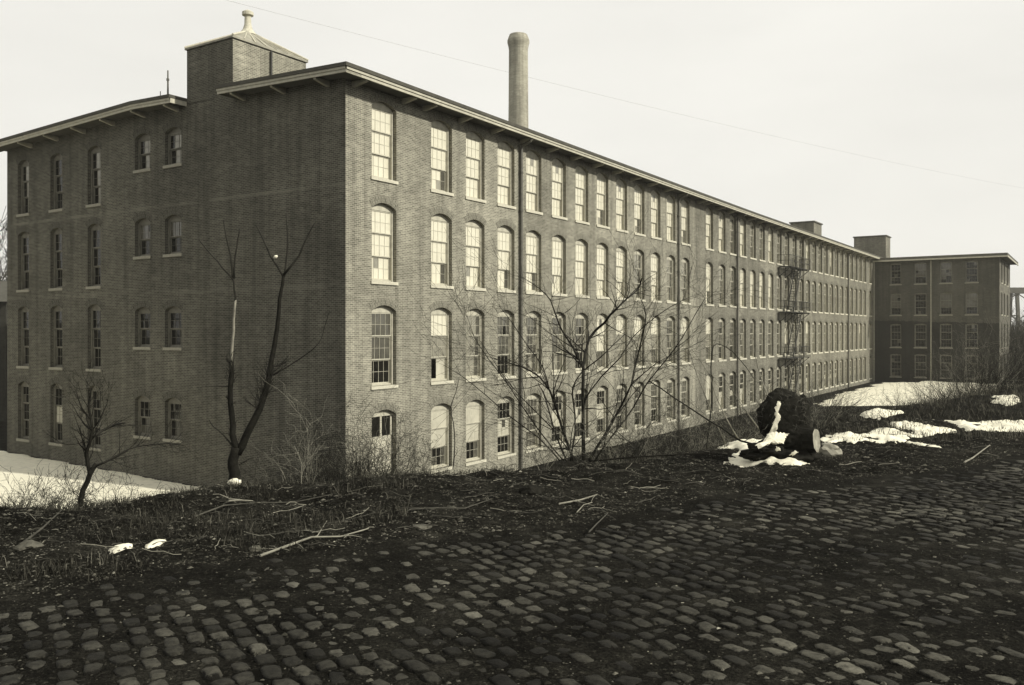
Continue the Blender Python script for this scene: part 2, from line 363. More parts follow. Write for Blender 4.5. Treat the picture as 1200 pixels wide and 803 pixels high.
# ------------------------------------------------------------------ windows
WIN_CACHE = {}
PM = ['glass_bright', 'glass_grey', 'glass_dim', 'glass_dark', 'whitewash', 'black_void']
def win_meshes(w, h, rise, style, var, fm, sm):
    """frame, sash (lower, set deeper), pane, sill meshes. Origin: middle of the sill top at the wall face; y inward."""
    key = (round(w, 3), round(h, 3), round(rise, 3), style, var, fm, sm)
    if key in WIN_CACHE: return WIN_CACHE[key]
    rg = random.Random(hash((round(w*100), round(h*100), var, len(style)*7+sum(map(ord, style)))))
    fr, sa, pn, si = MB(), MB(), MB(), MB()
    x0, x1 = -w/2, w/2; zs = h-rise; D = .20; T = .07
    A = arc(x0, x1, zs, rise)
    head = zs-.06 if rise > .05 else h-.09          # underside of the head rail
    def prism(xa, xb, za, zb, d0, d1, mb): mb.box((xa, d0, za), (xb-xa, 0, 0), (0, d1-d0, 0), (0, 0, zb-za))
    jw = .085
    prism(x0, x0+jw, 0, zs, D-.03, D+.12, fr); prism(x1-jw, x1, 0, zs, D-.03, D+.12, fr)
    for a, b in zip(A, A[1:]):
        fr.face([(a.x, D-.02, head), (b.x, D-.02, head), (b.x, D-.02, b.z), (a.x, D-.02, a.z)])
    fr.face([(x0+jw, D-.02, head), (x0+jw, D+.1, head), (x1-jw, D+.1, head), (x1-jw, D-.02, head)])
    prism(x0+jw, x1-jw, 0, .07, D+.02, D+.12, fr)
    ix0, ix1 = x0+jw, x1-jw; H = head-.07
    small = h < 2.2
    if style == 'door':
        pass
    ncol = 4 if w > 1.3 else 3
    if style == 'pair': ncol = 4
    sashes = [(0, 1/3, D+.10), (1/3, 2/3, D+.045), (2/3, 1, D+.0)] if not small else [(0, .5, D+.06), (.5, 1, D+.0)]
    for k, (fa, fb, dd) in enumerate(sashes):
        za, zb = .07+H*fa, .07+H*fb; mb = sa if k == 0 else fr
        rl = .045
        prism(ix0, ix1, za, za+rl, dd, dd+.04, mb); prism(ix0, ix1, zb-rl, zb, dd, dd+.04, mb)
        prism(ix0, ix0+rl, za+rl, zb-rl, dd, dd+.04, mb); prism(ix1-rl, ix1, za+rl, zb-rl, dd, dd+.04, mb)
        gx0, gx1, gz0, gz1 = ix0+rl, ix1-rl, za+rl, zb-rl
        boarded = (style == 'boarded' and k > 0) or (style == 'ajar' and k == 0)
        if not boarded:
            for c in range(1, ncol):
                xx = gx0+(gx1-gx0)*c/ncol; prism(xx-.007, xx+.007, gz0, gz1, dd+.008, dd+.032, mb)
            zz = (gz0+gz1)/2; prism(gx0, gx1, zz-.007, zz+.007, dd+.010, dd+.030, mb)
        for c in range(ncol):
            for r_ in range(2):
                xa = gx0+(gx1-gx0)*c/ncol; xb = gx0+(gx1-gx0)*(c+1)/ncol; z0 = gz0+(gz1-gz0)*r_/2; z1 = gz0+(gz1-gz0)*(r_+1)/2
                t0, t1 = rg.uniform(-.004, .004), rg.uniform(-.004, .004)
                q = rg.random(); odd = q < .05
                if style == 'bright': mi = 1 if odd else (2 if k == 0 and c == ncol-1 and not small and var == 0 else 0)  # jamb shadow painted in as a dimmer right column of the lower sash
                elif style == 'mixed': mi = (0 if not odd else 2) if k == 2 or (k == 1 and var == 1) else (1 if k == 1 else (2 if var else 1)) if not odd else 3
                elif style == 'grey': mi = (2 if c == ncol-1 or odd else 1)  # right column dimmed: jamb shadow put into the pane colour
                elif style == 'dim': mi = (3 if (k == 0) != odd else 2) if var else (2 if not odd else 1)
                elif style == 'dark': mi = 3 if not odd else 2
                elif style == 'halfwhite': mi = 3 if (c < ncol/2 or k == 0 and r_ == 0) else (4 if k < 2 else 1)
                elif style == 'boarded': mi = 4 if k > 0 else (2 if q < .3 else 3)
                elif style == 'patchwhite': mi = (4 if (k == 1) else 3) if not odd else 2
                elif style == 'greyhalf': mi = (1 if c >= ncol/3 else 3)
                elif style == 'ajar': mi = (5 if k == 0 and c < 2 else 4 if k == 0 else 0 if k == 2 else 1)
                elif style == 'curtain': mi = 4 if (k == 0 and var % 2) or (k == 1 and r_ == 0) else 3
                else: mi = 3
                dp = dd+.022
                pn.face([(xa, dp+t0, z0), (xb, dp+t1, z0), (xb, dp-t0, z1), (xa, dp-t1, z1)], None, mi)
    e = .05
    prism(x0-.07, x1+.07, -.13, -.002, -.055, D+.03, si)
    res = (fr.mesh('window', fm), sa.mesh('sash', fm), pn.mesh('pane', PM), si.mesh('sill', sm))
    WIN_CACHE[key] = res; return res
def add_window(root, O, X, Yin, xc, zs, h, w, rise, style, var, fm='paint_frame', sm='stone_sill', tilt=None, label=None):
    meshes = win_meshes(w, h, rise, style, var, fm, sm)
    rz = math.atan2(X.y, X.x); base = parent_world(root)
    p = O+X*xc; f = None
    for nm, me in zip(('window', 'sash', 'pane', 'sill'), meshes):
        o = bpy.data.objects.new(nm, me); COL.objects.link(o)
        if f is None:
            f = o; o.parent = root; o.location = (p.x-base.x, p.y-base.y, zs-base.z); o.rotation_euler.z = rz
            if label: o['label'] = label
        else: o.parent = f
    return f

ZB = -8.2+EYE
def hz(v): return EYE+v
# positions of the window axes along the long facade
WL = [1.45, 5.17, 7.67, 10.2, 12.72, 15.24, 17.74, 20.2, 22.67, 25.15, 27.61, 30.09, 32.58, 37.15, 39.8, 42.22, 44.6, 47.07, 49.5, 51.95, 54.4, 56.83, 59.25, 61.65, 64.0, 66.35, 68.7, 71.05, 73.4, 75.7, 78.05, 80.45, 82.8, 85.15, 87.5, 89.85, 93.2]
ROWS = [(-5.95, -3.12), (-2.16, 1.05), (2.0, 5.13), (6.1, 9.17)]     # sill, crown of the arch
JOINT, END = 35.13, 96.2
RISE = .24
def eave_h(u): return EYE + (9.86 if u < 0 else 9.86-.26*min(u, 45)/45 - .02*max(0, u-45)/50)   # top edge of the eave
def colsA(lo, hi): return [(x, x+1.46, [(hz(a), hz(b)-RISE, RISE) for a, b in ROWS]) for x in WL if lo <= x < hi]

# --- corner block -------------------------------------------------
LEN_L = 24.55; OL = CO+W*LEN_L; XL = -W
blk = empty('mill_building', CO+V(0, 0, hz(-6.9)), 'four storey brick mill block at the near corner with a square roof tower', 'mill')
m = MB(); facade(m, CO, U, W, JOINT, ZB, lambda u: eave_h(u)-.30, colsA(0, JOINT))
fa = m.build('long_wall', 'brick_near', blk)
# end wall (gable): windows listed by distance from the near corner
TOW0, TOW1 = 6.45, 9.49
RIDGE = 12.3
def roof_v(v, base=9.87, up=.42): return EYE + base + up*(1-abs(v-RIDGE)/(RIDGE+.9))
def ztopL(x):
    v = LEN_L-x; return roof_v(v)-.22
big = [(16.0, 17.1), (19.29, 20.38), (22.4, 23.47)]; sm_ = [(9.88, 11.06), (12.12, 13.28)]
RB = [(-5.6, -2.6), (-1.80, 1.31), (2.17, 5.2), (6.12, 8.93)]; RS = [(-4.79, -2.93), (-.71, 1.12), (3.44, 5.18), (7.41, 9.06)]
cL = [(LEN_L-b, LEN_L-a, [(hz(s), hz(t)-.2, .2) for s, t in RB]) for a, b in big] + [(LEN_L-b, LEN_L-a, [(hz(s), hz(t)-.2, .2) for s, t in RS]) for a, b in sm_]
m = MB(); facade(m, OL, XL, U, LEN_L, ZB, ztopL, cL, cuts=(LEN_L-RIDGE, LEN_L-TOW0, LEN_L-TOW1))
m.build('end_wall', 'brick_end_shaded', blk)
# unseen long wall at the back, so that the block is closed
m = MB(); P0 = OL+U*JOINT; m.face([(OL.x, OL.y, hz(9.6)), (OL.x, OL.y, ZB), (P0.x, P0.y, ZB), (P0.x, P0.y, hz(9.6))], [(0, 9.6), (0, 0), (JOINT, 0), (JOINT, 9.6)])
m.build('rear_wall', 'brick_end_shaded', blk)
rw = random.Random(5)
for i, u0 in enumerate(x for x in WL if x < JOINT):
    for r_, (a, b) in enumerate(ROWS):
        if i == 0 and r_ == 0: continue
        lab = None
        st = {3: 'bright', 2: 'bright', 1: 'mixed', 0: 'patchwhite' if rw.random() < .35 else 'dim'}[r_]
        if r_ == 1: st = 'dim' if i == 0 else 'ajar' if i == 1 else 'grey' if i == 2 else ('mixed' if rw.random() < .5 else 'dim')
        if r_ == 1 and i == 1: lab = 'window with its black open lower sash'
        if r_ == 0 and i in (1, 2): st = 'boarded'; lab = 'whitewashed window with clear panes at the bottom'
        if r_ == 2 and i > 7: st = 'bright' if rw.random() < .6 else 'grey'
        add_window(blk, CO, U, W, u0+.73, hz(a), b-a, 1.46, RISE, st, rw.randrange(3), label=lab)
# doorway under the first window of the corner (double door with white lower panels)
dr = MB(); X0 = 1.45
def Pf(u, v, z): q = CO+U*u+W*v; return V(q.x, q.y, z)
def boxA(mb, u0, u1, v0, v1, z0, z1, mi=0): mb.box(Pf(u0, v0, z0), U*(u1-u0), W*(v1-v0), V(0, 0, z1-z0), mi)
boxA(dr, X0+.06, X0+1.40, .22, .27, hz(-5.95), hz(-4.2)); boxA(dr, X0+.06, X0+.14, .2, .27, hz(-4.2), hz(-3.4)); boxA(dr, X0+1.32, X0+1.40, .2, .27, hz(-4.2), hz(-3.4))
boxA(dr, X0+.69, X0+.79, .19, .27, hz(-4.2), hz(-3.4)); boxA(dr, X0+.0, X0+1.46, .17, .27, hz(-3.4), hz(-3.27))
A = arc(X0, X0+1.46, hz(-3.12)-RISE, RISE)
for a, b in zip(A, A[1:]): dr.face([Pf(a.x, .18, hz(-3.3)), Pf(b.x, .18, hz(-3.3)), Pf(b.x, .18, b.z), Pf(a.x, .18, a.z)])
dd = dr.build('door', 'whitewash', blk); dd['label'] = 'white panelled double door with dark upper glazing'
m = MB(); boxA(m, X0+.14, X0+1.32, .24, .25, hz(-4.2), hz(-3.4)); m.build('pane', 'glass_dark', dd)
for (a, b), kind in [(q, 'b') for q in big]+[(q, 's') for q in sm_]:
    for r_, (s, t_) in enumerate(RB if kind == 'b' else RS):
        st = 'dark'
        if r_ == 3: st = 'greyhalf' if kind == 's' else ('halfwhite' if a == 19.29 else 'greyhalf')  # top row: pale sky reflection painted as grey and white panes
        if r_ == 0 and a == 19.29: st = 'patchwhite'
        if r_ == 2 and kind == 's': st = 'dim'
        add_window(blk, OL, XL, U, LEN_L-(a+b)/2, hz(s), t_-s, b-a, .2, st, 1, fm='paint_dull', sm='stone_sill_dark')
# roof
def roof(root, u0, u1, name='roof', over0=.9, over1=.0, notch=True):
    m = MB(); TH = .14
    n = max(1, int((u1-u0)/8))
    us = [u0-over0]+[u0+(u1+over1-u0)*i/n for i in range(n+1)]
    vsx = [-.9, TOW0, TOW1, RIDGE, LEN_L+.9]
    for ua, ub in zip(us, us[1:]):
        for va, vb in zip(vsx, vsx[1:]):
            if notch and ub <= u0+1e-6 and va == TOW0: continue
            f = lambda u_, v_: (eave_h(u_)+(roof_v(v_)-EYE-9.87))
            q = [(ua, va), (ub, va), (ub, vb), (ua, vb)]
            top = [Pf(a, b, f(a, b)) for a, b in q]; bot = [p-V(0, 0, TH) for p in top]
            m.face(top[::-1] if (top[1]-top[0]).cross(top[3]-top[0]).z < 0 else top); m.face(bot[::-1])
            if va == -.9: m.face([bot[0], bot[1], top[1], top[0]])
            if vb == LEN_L+.9: m.face([bot[2], bot[3], top[3], top[2]])
            if ua == u0-over0: m.face([bot[3], bot[0], top[0], top[3]])
            if notch and ua == u0-over0 and vb == TOW0: m.face([bot[2], bot[3], top[3], top[2]])
            if notch and ua == u0-over0 and va == TOW1: m.face([bot[0], bot[1], top[1], top[0]])
    return m.build(name, 'tar_roof', root)
roof(blk, 0, JOINT)
# moulded eave board under the roof edge, and the soffit
def eave_run(root, u0, u1, nm='eave_board'):
    m = MB(); s_ = MB(); n = max(1, int((u1-u0)/6)); us = [u0+(u1-u0)*i/n for i in range(n+1)]
    for a, b in zip(us, us[1:]):
        za, zb = eave_h(a)-.14, eave_h(b)-.14
        for (v0, v1, t0, t1, mb) in ((-.86, -.80, 0, .10, m), (-.82, -.76, .10, .215, m)):
            P = [Pf(a, v0, za-t1), Pf(b, v0, zb-t1), Pf(b, v0, zb-t0), Pf(a, v0, za-t0)]; Q = [Pf(a, v1, za-t1), Pf(b, v1, zb-t1)]
            mb.face(P); mb.face([P[0], Q[0], Q[1], P[1]])
        s_.face([Pf(a, -.78, za-.15), Pf(a, 0, za-.15), Pf(b, 0, zb-.15), Pf(b, -.78, zb-.15)])
    e = m.build(nm, 'paint_white', root); s_.build('soffit', 'soffit', root); return e
eave_run(blk, -.82, JOINT)
m = MB(); s_ = MB()
for (v0, v1) in ((-.82, TOW0-.02), (TOW1+.02, RIDGE), (RIDGE, LEN_L+.82)):
    za, zb = roof_v(v0)-.14, roof_v(v1)-.14
    for (u0, u1, t0, t1) in ((-.86, -.80, 0, .10), (-.82, -.76, .10, .215)):
        P = [Pf(u0, v0, za-t1), Pf(u0, v0, za-t0), Pf(u0, v1, zb-t0), Pf(u0, v1, zb-t1)]
        m.face(P); m.face([P[0], P[3], Pf(u1, v1, zb-t1), Pf(u1, v0, za-t1)])
    for v_, z_ in ((v0, za), (v1, zb)):
        if v_ != RIDGE: m.face([Pf(-.82, v_, z_-.215), Pf(-.0, v_, z_-.215), Pf(-.0, v_, z_-.0), Pf(-.82, v_, z_-.0)])
    s_.face([Pf(-.78, v0, za-.15), Pf(-.78, v1, zb-.15), Pf(0, v1, zb-.15), Pf(0, v0, za-.15)])
m.build('gable_board', 'paint_frame', blk); s_.build('soffit', 'soffit', blk)
def bracket(root, p, outw, mat='paint_frame'):
    m = MB(); x = outw.cross(V(0, 0, 1))*.13; q = p-x/2
    a = [q, q+outw*.78, q+outw*.78+V(0, 0, .10), q+V(0, 0, .10)]
    a = [q+V(0, 0, -.16), q+outw*.10+V(0, 0, -.16), q+outw*.72+V(0, 0, -.04), q+outw*.74+V(0, 0, .055), q+V(0, 0, .055)]
    b = [c+x for c in a]
    m.face(a); m.face(b[::-1])
    for i in range(5): m.face([a[(i+1) % 5], a[i], b[i], b[(i+1) % 5]])
    m.build('bracket', mat, root)
for u_ in [.4, 3.3]+[x-.52 for x in WL if 4 < x < JOINT]: bracket(blk, Pf(u_, 0, eave_h(u_)-.36), -W)
for v_ in (.9, 3.3, 5.7, 10.1, 12.5, 14.9, 17.3, 19.7, 22.1): bracket(blk, Pf(0, v_, roof_v(v_)-.37), -U)
# stair tower, flush with the end wall
tw = MB(); ZT = hz(12.3)
TD = 4.1
m = tw
o_ = Pf(0, TOW1, 0)
for (a, b, dirx) in ((Pf(0, TOW1, 0), Pf(0, TOW0, 0), 1), (Pf(0, TOW0, 0), Pf(TD, TOW0, 0), 1), (Pf(TD, TOW0, 0), Pf(TD, TOW1, 0), 1), (Pf(TD, TOW1, 0), Pf(0, TOW1, 0), 1)):
    l = (b-a).length; zb = hz(9.9)
    m.face([(a.x, a.y, zb), (b.x, b.y, zb), (b.x, b.y, ZT), (a.x, a.y, ZT)], [(0, zb), (l, zb), (l, ZT), (0, ZT)])
# coping
tow = m.build('stair_tower', 'brick_near', blk)
tow.data.materials.append(M['brick_end_shaded']); tow.data.polygons[0].material_index = 1  # tower front takes the darker brick, its shade in the colour
m = MB(); o1 = .07; zc = ZT
K = [Pf(-o1, TOW0-o1, zc), Pf(TD+o1, TOW0-o1, zc), Pf(TD+o1, TOW1+o1, zc), Pf(-o1, TOW1+o1, zc)]; K2 = [p+V(0, 0, .08) for p in K]
ap = Pf(TD/2, (TOW0+TOW1)/2, hz(13.45)); apn = 5
for i in range(4):
    a, b = K[i], K[(i+1) % 4]; m.face([a, b, b+V(0, 0, .08), a+V(0, 0, .08)])
    p, q = K2[i], K2[(i+1) % 4]
    # ribbed slopes, swept slightly upwards to the vent
    for k in range(4):
        f0, f1 = k/4, (k+1)/4; s0, s1 = f0**1.12, f1**1.12
        def Lp(c, f, s): r = c.lerp(ap, f*.93); r.z = c.z+(ap.z-c.z)*s; return r
        m.face([Lp(p, f0, s0), Lp(q, f0, s0), Lp(q, f1, s1), Lp(p, f1, s1)])
tr = m.build('tower_roof', 'slate', tow)
m = MB()
for i in range(4): m.tube([K2[i]+V(0, 0, .03), K2[i].lerp(ap, .93)+V(0, 0, .0)], .05, 6)
for k in range(1, 7):
    a = K2[0].lerp(K2[1], k/7); b = K2[0].lerp(K2[1], .5).lerp(ap, .85); m.bar(a+V(0, 0, .02), a.lerp(ap, .8)+V(0, 0, .02), .04, .03)
m.build('roof_rib', 'stone_sill', tow)
m = MB(); prof = [(.42, 13.25), (.22, 13.5), (.15, 13.75), (.14, 14.05), (.15, 14.1), (.25, 14.14), (.25, 14.28), (.12, 14.36), (.02, 14.4)]
pts = [V(ap.x, ap.y, hz(z)) for r, z in prof]; m.tube(pts, [r for r, z in prof], 14); m.build('ventilator', 'stone_sill', tow, smooth=False)
m = MB(); pp = [Pf(2.0, TOW0-.08, hz(9.95)), Pf(2.0, TOW0-.08, ZT-.05)]; m.tube(pp, .05, 6); m.build('downpipe', 'iron_black', tow)
m = MB(); m.tube([Pf(-.6, TOW1+.5, roof_v(TOW1)-.02), Pf(-.6, TOW1+.5, roof_v(TOW1)+1.15)], [.045, .03], 5); m.tube([Pf(-.6, TOW1+.5, roof_v(TOW1)+.7), Pf(-.6, TOW1+.5, roof_v(TOW1)+.8)], .06, 6)
m.build('roof_post', 'iron_pipe', blk)
m = MB(); m.tube([Pf(-.2, TOW1+1.6, roof_v(TOW1)-.02), Pf(-.2, TOW1+1.6, roof_v(TOW1)+.5)], .02, 5); m.build('roof_post', 'iron_pipe', blk)
# downpipes with an elbow into the gutter
def downpipe(root, u, mat='iron_pipe', top=True, r=.075):
    m = MB(); z1 = eave_h(u)-.75; ze = eave_h(u)-.3
    pts = [Pf(u, -.12, hz(-6.9)), Pf(u, -.12, z1), Pf(u, -.16, z1+.12), Pf(u+.0, -.45, z1+.2), Pf(u+.0, -.66, z1+.28), Pf(u, -.72, z1+.45), Pf(u, -.72, ze)]
    m.tube(pts, r, 8)
    for z in np.arange(hz(-5.5), z1, 1.9): m.tube([Pf(u, -.12, z), Pf(u, -.12, z+.1)], r+.025, 8)
    m.build('downpipe', mat, root, smooth=False)
downpipe(blk, 12.1); downpipe(blk, 31.85, 'iron_pipe')
# air vent irons, wall plates: small star anchors are not visible; add the string of lightning cable
# --- long rear block ------------------------------------------------
lng = empty('mill_building', Pf(JOINT, 0, hz(-6.7)), 'long brick mill range of many narrow arched windows with an iron fire escape', 'mill')
m = MB(); facade(m, CO, U, W, END, ZB, lambda u: eave_h(u)-.30, colsA(JOINT, END), x_start=JOINT+.0)
m.build('long_wall', 'brick_long', lng)
m = MB(); a, b = Pf(JOINT, LEN_L, 0), Pf(END+16, LEN_L, 0)
m.face([(a.x, a.y, hz(9.5)), (a.x, a.y, ZB), (b.x, b.y, ZB), (b.x, b.y, hz(9.5))], [(0, 9), (0, 0), (60, 0), (60, 9)])
a, b = Pf(END+16, 0, 0), Pf(END+16, LEN_L, 0)
m.face([(a.x, a.y, hz(9.5)), (a.x, a.y, ZB), (b.x, b.y, ZB), (b.x, b.y, hz(9.5))], [(0, 9), (0, 0), (25, 0), (25, 9)])
m.build('rear_wall', 'brick_long', lng)
for i, u0 in enumerate(x for x in WL if x > JOINT):
    for r_, (a, b) in enumerate(ROWS):
        q = rw.random()
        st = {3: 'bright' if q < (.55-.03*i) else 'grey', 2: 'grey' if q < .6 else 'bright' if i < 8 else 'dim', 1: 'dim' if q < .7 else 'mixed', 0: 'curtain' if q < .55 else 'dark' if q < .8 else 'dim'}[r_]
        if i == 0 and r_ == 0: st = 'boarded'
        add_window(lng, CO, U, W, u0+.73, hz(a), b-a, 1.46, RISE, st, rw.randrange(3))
roof(lng, JOINT, END, over0=0, over1=16, notch=False)
eave_run(lng, JOINT, END-.0)
for u_ in [35.6]+[x-.52 for x in WL if x > JOINT+1]: bracket(lng, Pf(u_, 0, eave_h(u_)-.36), -W)
for u_, mt in ((43.7, 'iron_pipe'), (62.85, 'pipe_pale'), (81.5, 'iron_pipe'), (95.55, 'pipe_pale')): downpipe(lng, u_, mt)
# roof houses
def roofhouse(root, u0, u1, v0, v1, z0, z1):
    m = MB()
    C4 = [Pf(u0, v1, 0), Pf(u0, v0, 0), Pf(u1, v0, 0), Pf(u1, v1, 0)]
    for i in range(4):
        a, b = C4[i], C4[(i+1) % 4]; l = (b-a).length
        m.face([(a.x, a.y, z0), (b.x, b.y, z0), (b.x, b.y, z1), (a.x, a.y, z1)], [(0, z0), (l, z0), (l, z1), (0, z1)])
    h = m.build('roof_house', 'brick_long', root)
    m = MB(); m.box(Pf(u0-.12, v0-.12, z1), U*(u1-u0+.24), W*(v1-v0+.24), V(0, 0, .14)); m.build('coping', 'eave_dark', h)
    return h
roofhouse(lng, 76.5, 79.9, 2.5, 5.1, hz(9.3), hz(12.25))
# iron fire escape over four bays
fe_u0, fe_u1 = 54.6, 61.2
esc = MB(); plat = [hz(5.85), hz(1.75), hz(-2.4)]
for z in plat:
    for k in range(8): boxA(esc, fe_u0, fe_u1, -1.15+k*.14, -1.15+k*.14+.07, z-.035, z)
    for k in range(4): boxA(esc, fe_u0+.3+2.0*k-.03, fe_u0+.3+2.0*k+.03, -1.15, -.0, z-.09, z-.036)
esc_o = esc.build('fire_escape', 'iron_black', lng)
for z in plat:
    ra = MB()
    for k in range(17): u_ = fe_u0+(fe_u1-fe_u0)*k/16; ra.bar(Pf(u_, -1.13, z), Pf(u_, -1.13, z+1.0), .03)
    for hh in (.5, 1.0): ra.bar(Pf(fe_u0, -1.13, z+hh), Pf(fe_u1, -1.13, z+hh), .035)
    for u_ in (fe_u0, fe_u1):
        for hh in (.5, 1.0): ra.bar(Pf(u_, -1.13, z+hh), Pf(u_, -.06, z+hh), .035)
        ra.bar(Pf(u_, -.6, z), Pf(u_, -.6, z+1), .03)
    ra.build('railing', 'iron_black', esc_o)
pass
for z in plat:
    for k in range(4):
        br = MB(); u_ = fe_u0+.3+2.0*k; br.bar(Pf(u_, -1.1, z-.09), Pf(u_, -.02, z-.95), .05); br.bar(Pf(u_, -.04, z-.09), Pf(u_, -.04, z-1), .05)
        br.build('strut', 'iron_black', esc_o)
for za, zb in ((plat[1], plat[0]), (plat[2], plat[1]), (hz(-6.6), plat[2])):
    m = MB(); ua, ub = 56.2, 58.9
    for v_ in (-.35, -.95):
        m.bar(Pf(ua, v_, za), Pf(ub, v_, zb), .05, .14)
        m.bar(Pf(ua, v_, za+.9), Pf(ub, v_, zb+.9), .035)
        for f in (.0, .25, .5, .75, 1.): m.bar(Pf(ua+(ub-ua)*f, v_, za+(zb-za)*f), Pf(ua+(ub-ua)*f, v_, za+(zb-za)*f+.9), .03)
    for k in range(1, 17): f = k/17; c0 = Pf(ua+(ub-ua)*f, -.35, za+(zb-za)*f); m.box(c0-U*.11, U*.22, -W*-.0+(-W)*.6, V(0, 0, .03))
    m.build('stair', 'iron_black', esc_o)

# --- far wing --------------------------------------------------------
WLEN = 14.25; OW = Pf(END, 0, 0); XW = -W
wing = empty('mill_building', Pf(END, -6, hz(-6.4)), 'far brick wing closing the yard, its lower storeys darker', 'mill')
RW = [(-5.75, -2.86), (-2.0, .97), (2.08, 4.85), (6.0, 8.68)]
cW = [(a, b, [(hz(s), hz(t_)-.1, .1) for s, t_ in RW]) for a, b in ((1.95, 3.25), (4.8, 6.2), (7.72, 9.1), (10.56, 11.95))]
m = MB(); facade(m, OW, XW, U, WLEN, ZB, lambda x: hz(9.05), cW, ring=False, depth=.25)
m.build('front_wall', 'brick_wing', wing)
E1 = OW+XW*WLEN
m = MB(); cE = [(2.5, 3.8, [(hz(s), hz(t_)-.1, .1) for s, t_ in RW]), (6.5, 7.8, [(hz(s), hz(t_)-.1, .1) for s, t_ in RW]), (11.0, 12.3, [(hz(s), hz(t_)-.1, .1) for s, t_ in RW])]
facade(m, E1, U, W, 16, ZB, lambda x: hz(9.05), cE, ring=False, depth=.25)
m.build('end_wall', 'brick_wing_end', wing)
a, b = E1+U*16, OW+U*16
m = MB(); m.face([(a.x, a.y, ZB), (b.x, b.y, ZB), (b.x, b.y, hz(9.05)), (a.x, a.y, hz(9.05))], [(0, 0), (14, 0), (14, 16), (0, 16)]); m.build('rear_wall', 'brick_long', wing)
k = 0
for c in cW:
    for (s, t_) in RW:
        add_window(wing, OW, XW, U, (c[0]+c[1])/2, hz(s), t_-s, c[1]-c[0], .1, 'dim' if s > 0 and k % 3 else 'dark', k % 3, fm='paint_dull', sm='stone_sill_dark'); k += 1
for c in cE:
    for (s, t_) in RW: add_window(wing, E1, U, W, (c[0]+c[1])/2, hz(s), t_-s, c[1]-c[0], .1, 'dim', 1, fm='paint_dull', sm='stone_sill')
m = MB(); p = OW+(-U)*.75+W*.0; m.box(V(p.x, p.y, hz(9.05)), XW*(WLEN+.9), U*17.6, V(0, 0, .33)); m.build('roof', 'eave_dark', wing)
m = MB(); m.box(V(p.x, p.y, hz(8.9))-U*.03, XW*(WLEN+.93), U*.12, V(0, 0, .17)); m.box(V(p.x, p.y, hz(8.9))+XW*(WLEN+.85), XW*.1, U*17.6, V(0, 0, .17)); m.build('eave_board', 'paint_frame', wing)
m = MB(); q = OW+XW*6.72-U*.1; m.tube([V(q.x, q.y, hz(-6.4)), V(q.x, q.y, hz(8.9))], .085, 8); m.build('downpipe', 'pipe_pale', wing)
# stair tower over the junction
roofhouse(wing, END+1.2, END+4.2, -1.2, 2.75, hz(9.38), hz(12.35))

# ------------------------------------------------------------------ chimney
cz = at(607.5, 388.5, 92); chim = empty('factory_chimney', (cz.x, cz.y, hz(-6.5)), 'tall round tapering chimney stack rising behind the mill roof', 'chimney')
k = 92/F
m = MB(); prof = [(-6.5, 15.4), (5, 13.4), (18, 12.2), (24, 11.5), (29.2, 11.15)]
def lathe(mb, cx, cy, prof, n=32):
    for (z0, r0), (z1, r1) in zip(prof, prof[1:]):
        for j in range(n):
            a, b = 2*math.pi*j/n, 2*math.pi*(j+1)/n
            mb.face([(cx+r0*math.cos(a), cy+r0*math.sin(a), z0), (cx+r0*math.cos(b), cy+r0*math.sin(b), z0), (cx+r1*math.cos(b), cy+r1*math.sin(b), z1), (cx+r1*math.cos(a), cy+r1*math.sin(a), z1)],
                    [(a*1.1, z0), (b*1.1, z0), (b*1.1, z1), (a*1.1, z1)])
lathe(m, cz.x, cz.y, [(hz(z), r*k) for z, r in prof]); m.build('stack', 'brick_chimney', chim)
m = MB(); lathe(m, cz.x, cz.y, [(hz(z), r*k) for z, r in [(29.2, 11.15), (29.5, 11.5), (29.85, 12.4), (30.0, 12.9), (30.25, 12.9), (30.5, 12.0), (30.85, 10.4), (30.87, 8.5), (29.5, 8.3)]]); m.build('cap', 'brick_chimney', chim)

